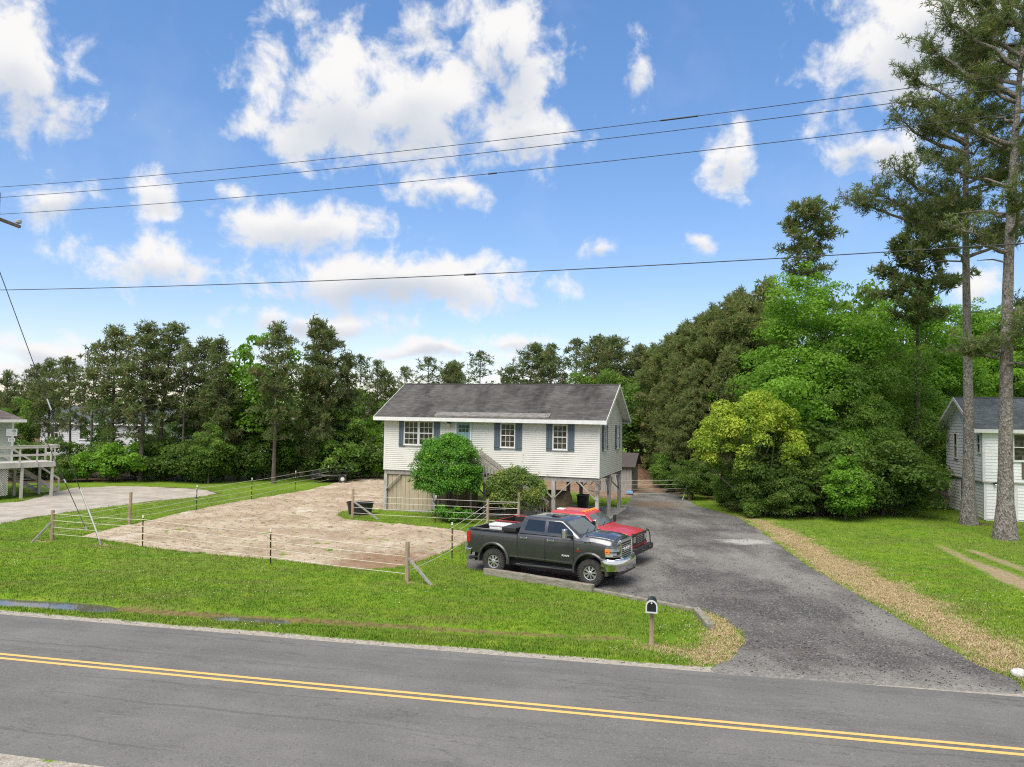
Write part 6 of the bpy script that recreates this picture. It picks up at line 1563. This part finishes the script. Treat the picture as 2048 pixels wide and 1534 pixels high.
def pine(name, h, z0, rmax, seed, material, ntuft=900, tl=.34, nb=9, wid=.035, trunk_r=.16, profile='round', ivy=0, bark=None, whorl=.55, bare=.0, upsweep=.25, bend=0.0, clus=.20):
    r = np.random.default_rng(seed); root = bpy.data.objects.new(name, None); link(root)
    m = MB(); nseg = 8; bx, by = r.normal(0, .25, 2)
    def axis(z): f = z/h; return Vector((bx*f*f+bend*math.sin(f*3), by*f*f, z))
    m.tube([axis(h*i/nseg)-Vector((0, 0, .3 if i == 0 else 0)) for i in range(nseg+1)], [trunk_r*(1.25 if i == 0 else 1)*(1-.88*(i/nseg)**1.25) for i in range(nseg+1)], 9)
    Ps = []; As = []
    z = z0
    while z < h*.985:
        f = (z-z0)/(h-z0)
        if profile == 'round': ln = rmax*(.35+.65*math.sin(min(1, (f*.85+.18))*math.pi)**.8)*(1 if f < .75 else (1-(f-.75)*2.3))
        elif profile == 'cone': ln = rmax*(1-f)**.75*(1.0 if f > .1 else .7)+.25
        else: ln = rmax*(.55+.45*math.sin(f*math.pi))*(1-.4*f)
        nbr = int(r.integers(3, 6))
        a0 = r.random()*6.28
        for i in range(nbr):
            a = a0+6.28*i/nbr+r.normal(0, .3); L_ = max(.3, ln*(.55+.65*r.random()))
            if r.random() < bare: continue
            b0 = axis(z); el = upsweep*(r.normal(.6, .5)+f*1.4)
            dirv = Vector((math.cos(a), math.sin(a), el)).normalized(); pts = [b0]
            for s in range(1, 5):
                q = s/4; pts.append(b0+dirv*L_*q+Vector((r.normal(0, .06), r.normal(0, .06), .10*L_*q*q*r.normal(.5, .8))))
            m.tube(pts, [.035*trunk_r/.16*(1-.75*q/4)*(.5+L_/rmax*.6) for q in range(5)], 4, cap=False)
            nt_ = max(4, int(L_*ntuft/900*9)); ncl = max(2, int(round(L_*1.5+.6)))
            for k in range(ncl):
                q = .40+.60*(k+r.random()*.9)/ncl; q = min(q, .999); s = min(3, int(q*4)); c = pts[s].lerp(pts[s+1], q*4-s)
                off = Vector(r.normal(0, .17*L_*(.45+.5*(1-q)), 3)); off.z = abs(off.z)*.5
                e = c+off; m.tube([c, e], [.014, .007], 3, cap=False)
                for j in range(max(2, nt_//ncl)):
                    o3 = Vector(r.normal(0, 1, 3)); o3.z *= .62; Ps.append(e+o3*clus); As.append((o3.normalized()*.7+dirv*.3+Vector((0, 0, .65))).normalized())
        z += whorl*(.7+.6*r.random())*(1-.45*f)
    for k in range(6): Ps.append(axis(h)+Vector(r.normal(0, .12, 3))-Vector((0, 0, .1*k))); As.append(Vector((0, 0, 1)))
    P = np.array([tuple(p) for p in Ps]); A_ = np.array([tuple(a) for a in As])
    V, F, T, K = tufts(P, A_, np.full(len(P), tl), nb, wid, r)
    m.build('trunk', bark or M_bark_d, root, smooth=50)
    mesh_np('crown', V, F, material, root, attrs=dict(tint=T, clump=K))
    if ivy:
        zz = r.random(90)*ivy; C = np.stack([r.normal(0, .22, 90), r.normal(0, .22, 90), zz], -1); R = .18+.32*r.random(90)*(1-.5*zz/ivy)
        V, F, T, K = clump_leaves(C, R, 2600, .13, r); mesh_np('ivy', V, F, M_leaf_mid, root, attrs=dict(tint=T, clump=K))
    return root

USED = {}
def place(proto, x, y, height_scale=1.0, width_scale=None, rot=None, label='', cat='tree', group=None, z=0.0):
    if proto.name in USED: o = copy_tree(proto)
    else: o = proto; USED[proto.name] = 1
    o.location = (x, y, z); o.rotation_euler = (0, 0, random.uniform(0, 6.28) if rot is None else rot)
    w = width_scale or height_scale; o.scale = (w, w, height_scale)
    tag(o, label, cat, group); 
    if group is None and 'group' in o: del o['group']
    return o
def by_px(px, pytop, Y, pb=None):
    """ground position under a pixel column at depth Y and the height of pixel row pytop there"""
    q = AT(px, pytop, Y); return q.x, Y, q.z

# ---- pine row on the left
pA = pine('pine_tree', 12.0, 3.2, 2.1, 1, M_needle, 720, .36, 10, .036, .17, 'round', ivy=0)
pB = pine('pine_tree', 12.0, 1.6, 2.5, 2, M_needle, 1150, .36, 10, .036, .18, 'cone', ivy=6.0)
pC = pine('pine_tree', 12.0, 4.6, 2.0, 3, M_needle, 680, .36, 10, .036, .15, 'round', whorl=.5)
pD = pine('pine_tree', 12.0, 5.6, 1.8, 4, M_needle, 600, .36, 9, .036, .13, 'round', whorl=.75, bare=.2)
LBL = 'dark green pine with a feathery crown in the row behind the paddock'
LBI = 'ivy clad dark pine in the row behind the paddock'
row = [(18,745,68,pA),(62,728,70,pC),(104,722,66,pA),(148,716,64,pC),(190,690,63,pD),(232,657,62,pA),(292,650,61,pA),(328,645,63,pC),(372,690,62,pD),(412,682,65,pA),(440,676,62,pB),
       (556,650,61,pA),(636,636,64.5,pB),(655,660,66,pA),(695,705,68,pB),(722,712,72,pD),(758,722,74,pD),(778,742,76,pC),(812,735,80,pD)]
for i, (px, py, Y, pr) in enumerate(row):
    x, y, hgt = by_px(px, py, Y)
    place(pr, x, y, hgt/12.0, (hgt/12.0)*random.uniform(.85, 1.1), None, LBI if pr is pB else (LBL if pr is not pD else 'slender sparse pine with bare lower trunk in the row behind the paddock'), 'pine tree', 'pines behind the paddock')
LBH = 'pine with open tufted crown rising behind the stilt house roof'
for px, py, Y, pr in [(855,716,84,pD),(893,728,86,pC),(912,722,90,pC),(960,704,84,pD),(1010,735,82,pC),(1052,688,84,pC),(1100,690,82,pD),(1108,700,88,pC),(1152,680,84,pD),(1190,670,80,pC),(1232,672,78,pC),(1264,690,80,pC),(1215,690,86,pA),(1285,705,84,pA)]:
    x, y, hgt = by_px(px, py, Y); place(pr, x, y, hgt/12.0, hgt/12.0*random.uniform(.95, 1.2), None, LBH, 'pine tree', 'pines behind the stilt house')
# understory and far wood
bA = broadleaf('leafy_bush', 3.0, 1.7, 1.6, .2, 11, M_leaf_mid, 5200, .19, 46, .62, trunk_r=.06)
bB = broadleaf('leafy_bush', 3.0, 1.8, 1.7, .2, 12, M_leaf_dark, 5200, .19, 46, .65, trunk_r=.06)
bC = broadleaf('leafy_bush', 3.0, 1.5, 1.5, .3, 13, M_leaf_bright, 4200, .19, 36, .60, trunk_r=.06)
tA = broadleaf('broadleaf_tree', 8.0, 2.4, 2.3, 1.8, 14, M_leaf_mid, 8500, .23, 60, .85, trunk_r=.12)
tB = broadleaf('broadleaf_tree', 8.0, 2.2, 2.2, 1.5, 15, M_leaf_bright, 8000, .23, 60, .80, trunk_r=.12)
tY = broadleaf('broadleaf_tree', 8.0, 3.0, 2.6, 1.2, 16, leafmat('leaf_lime', (.10, .19, .03), (.24, .34, .06), (.34, .38, .09), .3), 8500, .26, 60, 1.0, trunk_r=.14)
i = 0
for px in list(range(-30, 775, 27)):
    Y = random.uniform(59.5, 64)+(4.5 if px > 530 else 0); pt = random.choice([885, 897, 908, 880, 903, 915]); pr = random.choice([bA, bB, bB, bB, bB, bC])
    x, y, hgt = by_px(px+random.uniform(-12, 12), pt, Y)
    place(pr, x, y, hgt/3.0, hgt/3.0*random.uniform(.9, 1.15), None, {bA: 'mid green leafy bush under the pine row', bB: 'dark evergreen bush under the pine row', bC: 'bright green leafy bush under the pine row'}[pr], 'bush', 'bushes under the pine row')
for px, py, Y, pr in [(40,800,66,tA),(205,830,66,tB),(320,830,67,tA),(395,800,66,tA),(450,760,66,tB),(512,668,65,tB),(530,770,67,tA),(600,800,66,tB),(690,800,67,tA),(745,830,70,tB),(420,850,60,tA),(590,870,66,tA),(715,870,68,tB)]:
    x, y, hgt = by_px(px, py, Y); place(pr, x, y, hgt/8.0, hgt/8.0*random.uniform(.8, 1.0), None, {tA: 'mid green broadleaf tree between the pines of the row', tB: 'bright green broadleaf tree between the pines of the row'}[pr], 'tree', 'broadleaf trees in the pine row')
for px in range(-60, 1340, 58):
    Y = random.uniform(100, 118); x, y, hgt = by_px(px+random.uniform(-15, 15), random.uniform(762, 800), Y)
    place(tY, x, y, hgt/8.0, hgt/8.0*random.uniform(.9, 1.2), None, 'pale lime green tree far behind the pine row', 'tree', 'far lime green trees')
for px in range(700, 1320, 40):
    Y = random.uniform(72, 80); x, y, hgt = by_px(px+random.uniform(-12, 12), random.uniform(775, 840) if px < 1180 else random.uniform(735, 775), Y)
    pr = random.choice([tA, tB, tA]); place(pr, x, y, hgt/8.0, hgt/8.0*random.uniform(.9, 1.1), None, {tA: 'mid green tree behind the stilt house', tB: 'bright green tree behind the stilt house'}[pr], 'tree', 'trees behind the stilt house')

# ---- brown pine mass right of the house
pM = pine('pine_tree', 14.0, .8, 3.2, 5, M_needle_br, 1500, .40, 11, .038, .2, 'cone', whorl=.55, clus=.27)
pN = pine('pine_tree', 14.0, 1.2, 3.4, 6, M_needle_br, 1500, .40, 11, .038, .2, 'round', whorl=.55, clus=.27)
for px, py, Y, pr in [(1312,690,74,pM),(1338,668,70,pN),(1372,645,68,pM),(1400,630,66,pN),(1432,612,64,pM),(1462,590,62,pN),(1480,578,66,pM),(1505,600,60,pN),(1350,720,64,pM),(1405,720,60,pN),(1450,700,58,pM),(1378,780,58,pN),(1530,560,66,pM)]:
    x, y, hgt = by_px(px, py, Y); place(pr, x, y, hgt/14.0, hgt/14.0*random.uniform(.85, 1.05), None, 'brownish dense pine in the dark stand beside the dirt pile', 'pine tree', 'brownish pines beside the dirt pile')
# ---- the big green trees
big1 = broadleaf('maple_tree', 13.5, 4.6, 4.0, 1.6, 21, M_leaf_bright, 54000, .155, 170, .95, trunk_r=.25, pointed=True)
big2 = broadleaf('broadleaf_tree', 12.0, 4.8, 4.2, 1.2, 22, M_leaf_mid, 44000, .15, 160, .95, trunk_r=.24)
big3 = broadleaf('broadleaf_tree', 13.0, 3.6, 3.4, 1.5, 23, M_leaf_bright, 34000, .155, 120, .85, trunk_r=.22, pointed=True)
for px, py, Y, pr, hh, ws, lb in [(1612,532,53,big1,13.5,1.05,'tall bright green maple with pointed crown behind the yellow bush tree'),(1728,610,53,big2,12,.92,'broad mid green tree beside the bright maple'),(1822,555,60,big3,13,1.0,'bright green tree rising behind the first pine trunk'),(1868,690,63,big2,12,.85,'mid green tree spreading behind the white house gable'),(1960,600,66,big1,13.5,.95,'bright green tree behind the white house roof'),(2040,590,62,big3,13,1.1,'bright green tree behind the leaning pine trunk'),(1690,720,50,big2,12,.75,'dark leafy tree standing in front of the bright maple')]:
    x, y, hgt = by_px(px, py, Y); place(pr, x, y, hgt/hh, hgt/hh*ws, None, lb, 'tree')
for px, py, Y in [(1560,640,60),(1660,600,64),(1760,580,66),(1860,620,66),(1920,640,68),(2000,620,70),(2060,640,66)]:
    x, y, hgt = by_px(px, py, Y); place(tA, x, y, hgt/8, hgt/8*.8, None, 'dense green tree filling in behind the big right hand trees', 'tree', 'filler trees behind the right hand woods')
yb = mound('yellow_bush_tree', 7.4, 3.9, 2.8, .6, 31, M_leaf_dark, 34000, .15, 150, .62, trunk_r=.12, top=(M_leaf_yel, 3.4, 2.0), lob=.16)
x, y, hgt = by_px(1510, 776, 46.5); place(yb, x, y, hgt/7.6, hgt/7.6*.95, .4, 'yellow green flowering bush tree at the driveway edge', 'tree')
bR = broadleaf('leafy_bush', 3.6, 1.9, 1.7, .1, 32, M_leaf_dark, 14000, .13, 84, .55, trunk_r=.06)
bS = broadleaf('leafy_bush', 3.6, 1.6, 1.5, .1, 33, M_leaf_mid, 13000, .13, 74, .52, trunk_r=.06)
for px, py, Y, pr, ws in [(1418,935,57,bS,1.0),(1450,950,50,bS,.9),(1482,940,47.5,bR,1.0),(1530,935,45.5,bR,1.1),(1580,930,45.5,bR,1.0),(1570,960,44.5,bR,1.0),(1635,915,45.5,bR,1.0),(1690,870,45.5,bS,.9),(1720,900,46,bR,1.1),(1765,870,47,bR,1.2),(1790,930,46.5,bR,1.1),(1815,900,51,bR,1.1),(1850,880,58,bR,1.2),(1620,850,48,bR,1.2),(1500,985,44.6,bS,1.0),(1330,905,62,bS,1.1),(1350,915,58,bS,1.0),(1385,920,54,bR,1.0)]:
    x, y, hgt = by_px(px, py, Y); place(pr, x, y, hgt/3.6, hgt/3.6*ws, None, {bR: 'dark leafy bush at the foot of the right hand woods', bS: 'mid green leafy bush at the foot of the right hand woods'}[pr], 'bush', 'bushes at the foot of the right hand woods')
bT = broadleaf('leafy_bush', 4.6, 1.7, 1.6, .1, 34, M_leaf_bright, 13000, .16, 80, .55, trunk_r=.07, pointed=True)
x, y, hgt = by_px(1690, 905, 44.0); place(bT, x, y, hgt/4.6, hgt/4.6*1.05, None, 'bright green bush standing out on the lawn edge', 'bush')
# tall skinny pine behind the maple, ivy pine
tp1 = pine('pine_tree', 20.0, 15.0, 2.3, 41, M_needle, 1000, .42, 11, .04, .22, 'round', whorl=.55, bark=M_bark)
x, y, hgt = by_px(1620, 408, 58); place(tp1, x, y, hgt/20, hgt/20, .5, 'tall pine with a flat dark crown above the maple', 'pine tree')
tp2 = pine('pine_tree', 20.0, 13.0, 4.2, 42, M_needle, 1300, .48, 10, .05, .24, 'flat', ivy=17, whorl=.8, bare=.15)
x, y, hgt = by_px(1832, 455, 52); place(tp2, x, y, hgt/20, hgt/20*.9, 1.0, 'tall ivy wrapped pine with spreading limbs behind the bright trees', 'pine tree')
# the two great pines on the right lawn
def great_pine(seed, h, z0, r0, rmax, label, px, ptop, Y, bend, low, lobes):
    r = np.random.default_rng(seed); root = thing('tall_pine', label, 'pine tree')
    def axis(z): f = z/h; return Vector((bend*(f**1.3)+.18*math.sin(f*5+seed), .25*math.sin(f*3+seed), z))
    m = MB(); n = 16
    m.tube([axis(h*i/n)-Vector((0, 0, .3 if i == 0 else 0)) for i in range(n+1)], [r0*(1.75 if i == 0 else (1.10 if i == 1 else 1-.82*(i/n)**1.2)) for i in range(n+1)], 16)
    br = m; Ps = []; As = []
    for (z, az, ln, el) in lobes:
        b0 = axis(z); d = Vector((math.cos(az), math.sin(az), el)).normalized(); pts = [b0]
        for s in range(1, 7): q = s/6; pts.append(b0+d*ln*q+Vector((r.normal(0, .12), r.normal(0, .12), .16*ln*q*q+r.normal(0, .08))))
        br.tube(pts, [r0*.44*(1-.82*q/6)*(.5+ln/rmax*.5) for q in range(7)], 6)
        nsub = int(5+ln*3.0)
        for k in range(nsub):
            q = .34+.66*r.random()**.8; s = min(5, int(q*6)); c = pts[s].lerp(pts[s+1], q*6-s)
            a = r.random()*6.28; L2 = (.7+1.0*r.random())*(.45+.2*ln/rmax+.35*q); d2 = (d*.7+Vector((math.cos(a), math.sin(a), .25+.5*r.random()))).normalized()
            e = c+d2*L2; br.tube([c, c.lerp(e, .5)+Vector((0, 0, .06)), e], [.028, .02, .008], 4, cap=False)
            for j in range(int(7+8*r.random())):
                u = .25+.8*r.random(); p = c.lerp(e, u)+Vector(r.normal(0, .19, 3)); Ps.append(p); As.append((d2+Vector((0, 0, .5))+Vector(r.normal(0, .3, 3))).normalized())
    P = np.array([tuple(p) for p in Ps]); A_ = np.array([tuple(a) for a in As]); V, F, T, K = tufts(P, A_, np.full(len(P), .30), 11, .020, r, .7)
    br.build('trunk', M_bark, root, smooth=60)
    mesh_np('crown', V, F, M_needle, root, attrs=dict(tint=T, clump=K))
    for z, az, ln in low:
        b0 = axis(z); MB().tube([b0, b0+Vector((math.cos(az), math.sin(az), .15))*ln*.5, b0+Vector((math.cos(az)*ln, math.sin(az)*ln, ln*.02))], [.06, .04, .015], 5).build('dead_limb', M_bark, root)
    q = G(px, ptop); root.location = (q.x, q.y, 0)
    return root
rr = random.Random(5)
def lobes_for(h, zs, rmax, extra=()):
    out = []
    for z in zs: 
        f = (z-zs[0])/(h-zs[0]); out.append((z, rr.uniform(0, 6.28), rmax*(.55+.55*rr.random())*(1-.45*f), .15+.55*f+rr.uniform(-.1, .15)))
    return out+list(extra)
zs1 = list(np.linspace(15.0, 27.5, 30)); zs2 = list(np.linspace(14.5, 28.5, 30))
great_pine(51, 28.0, 14, .31, 4.6, 'tall straight pine with bare lichen grey trunk before the white house gable', 1936, 1050, 0, .4, [(17.5, 2.9, 3.2), (15.2, 2.5, 2.6), (12.2, .3, 1.6)],
    lobes_for(28.0, zs1, 3.9, [(17.0, 3.14, 6.2, .10), (17.6, 2.9, 5.2, .22), (18.3, 3.5, 5.4, .14), (21.5, 3.0, 4.6, .38), (22.0, 3.4, 4.2, .3), (24.5, 2.8, 3.4, .5), (16.4, .2, 3.0, .05)]))
great_pine(52, 29.0, 14, .36, 5.0, 'tall pine with stout leaning trunk and low tufted branches before the white house', 2010, 1080, 0, 1.25, [(16.5, 3.0, 2.8), (14.0, 3.3, 1.8)],
    lobes_for(29.0, zs2, 4.2, [(22.5, 3.0, 5.2, .5), (24.0, 3.2, 4.8, .5), (20.0, 3.3, 4.2, .2), (26.0, 2.9, 3.8, .6), (9.6, 3.5, 2.1, -.05), (10.2, 4.6, 2.4, -.05), (10.8, 5.4, 2.6, .0), (11.6, .4, 2.4, .0), (8.9, 5.2, 1.9, -.12), (9.3, 3.0, 1.8, -.1)]))

# ---- bushes against the stilt house
vb = mound('vine_bush', 4.85, 2.15, 1.6, .35, 61, M_leaf_vine, 36000, .105, 380, .34, trunk_r=.10, shoots=40, lob=.12)
P_ = HMI @ PL(899, 1000, HW_(0, -1.9), Nf); w_ = HW_(P_.x, -1.95)
place(vb, w_.x, w_.y, 1.0, 1.0, HANG, 'big round leafy vine mound in front of the door of the stilt house', 'bush')
ys_ = mound('garden_shrub', 3.05, 1.8, 1.15, .1, 62, M_leaf_shrub, 17000, .095, 120, .40, trunk_r=.05, shoots=26)
P_ = HMI @ PL(1030, 1000, HW_(0, -1.85), Nf); w_ = HW_(P_.x, -1.85); place(ys_, w_.x, w_.y, 1.0, 1.0, HANG, 'loose olive green shrub at the foot of the stairs', 'bush')
# stray shoots on the shrub
low = broadleaf('ground_plant', .9, .95, .6, .05, 63, M_leaf_vine, 3000, .11, 26, .28, trunk_r=.03)
P_ = HMI @ PL(905, 1020, HW_(0, -2.2), Nf); w_ = HW_(P_.x, -3.0); place(low, w_.x, w_.y, 1.0, 1.2, HANG, 'low leafy plants growing under the vine mound', 'plant')

# ---- counting words: alike plants in a row are told apart by counting from something one can find
ORD = 'first second third fourth fifth sixth seventh eighth ninth tenth eleventh twelfth thirteenth fourteenth fifteenth sixteenth seventeenth eighteenth nineteenth twentieth'.split()
ORD += ['twenty '+w for w in ORD[:9]]+['thirtieth']
REF = {'pines behind the paddock': 'green house', 'pines behind the stilt house': 'pine row', 'bushes under the pine row': 'green house', 'broadleaf trees in the pine row': 'green house', 'far lime green trees': 'green house',
       'trees behind the stilt house': 'pine row', 'brownish pines beside the dirt pile': 'dirt pile', 'bushes at the foot of the right hand woods': 'rope gate', 'filler trees behind the right hand woods': 'maple'}
SHORT = {'dark green pine with a feathery crown in the row behind the paddock': 'feathery dark pine behind the paddock', 'slender sparse pine with bare lower trunk in the row behind the paddock': 'slender sparse pine behind the paddock',
         'ivy clad dark pine in the row behind the paddock': 'ivy clad pine behind the paddock', 'pine with open tufted crown rising behind the stilt house roof': 'open crowned pine behind the stilt house'}
sets = {}
for o in bpy.data.objects:
    if o.parent is None and o.get('group') in REF: sets.setdefault((o['group'], o['label']), []).append(o)
for (gname, lab), os_ in sets.items():
    if len(os_) < 2: continue
    os_.sort(key=lambda o: o.location.x/o.location.y)
    for i, o in enumerate(os_):
        o['label'] = '%s, %s of its kind from the %s' % (SHORT.get(lab, lab), ORD[i], REF[gname])
        if len(o['label'].split()) > 16: o['label'] = '%s, %s from the %s' % (' '.join(SHORT.get(lab, lab).split()[:9]), ORD[i], REF[gname])
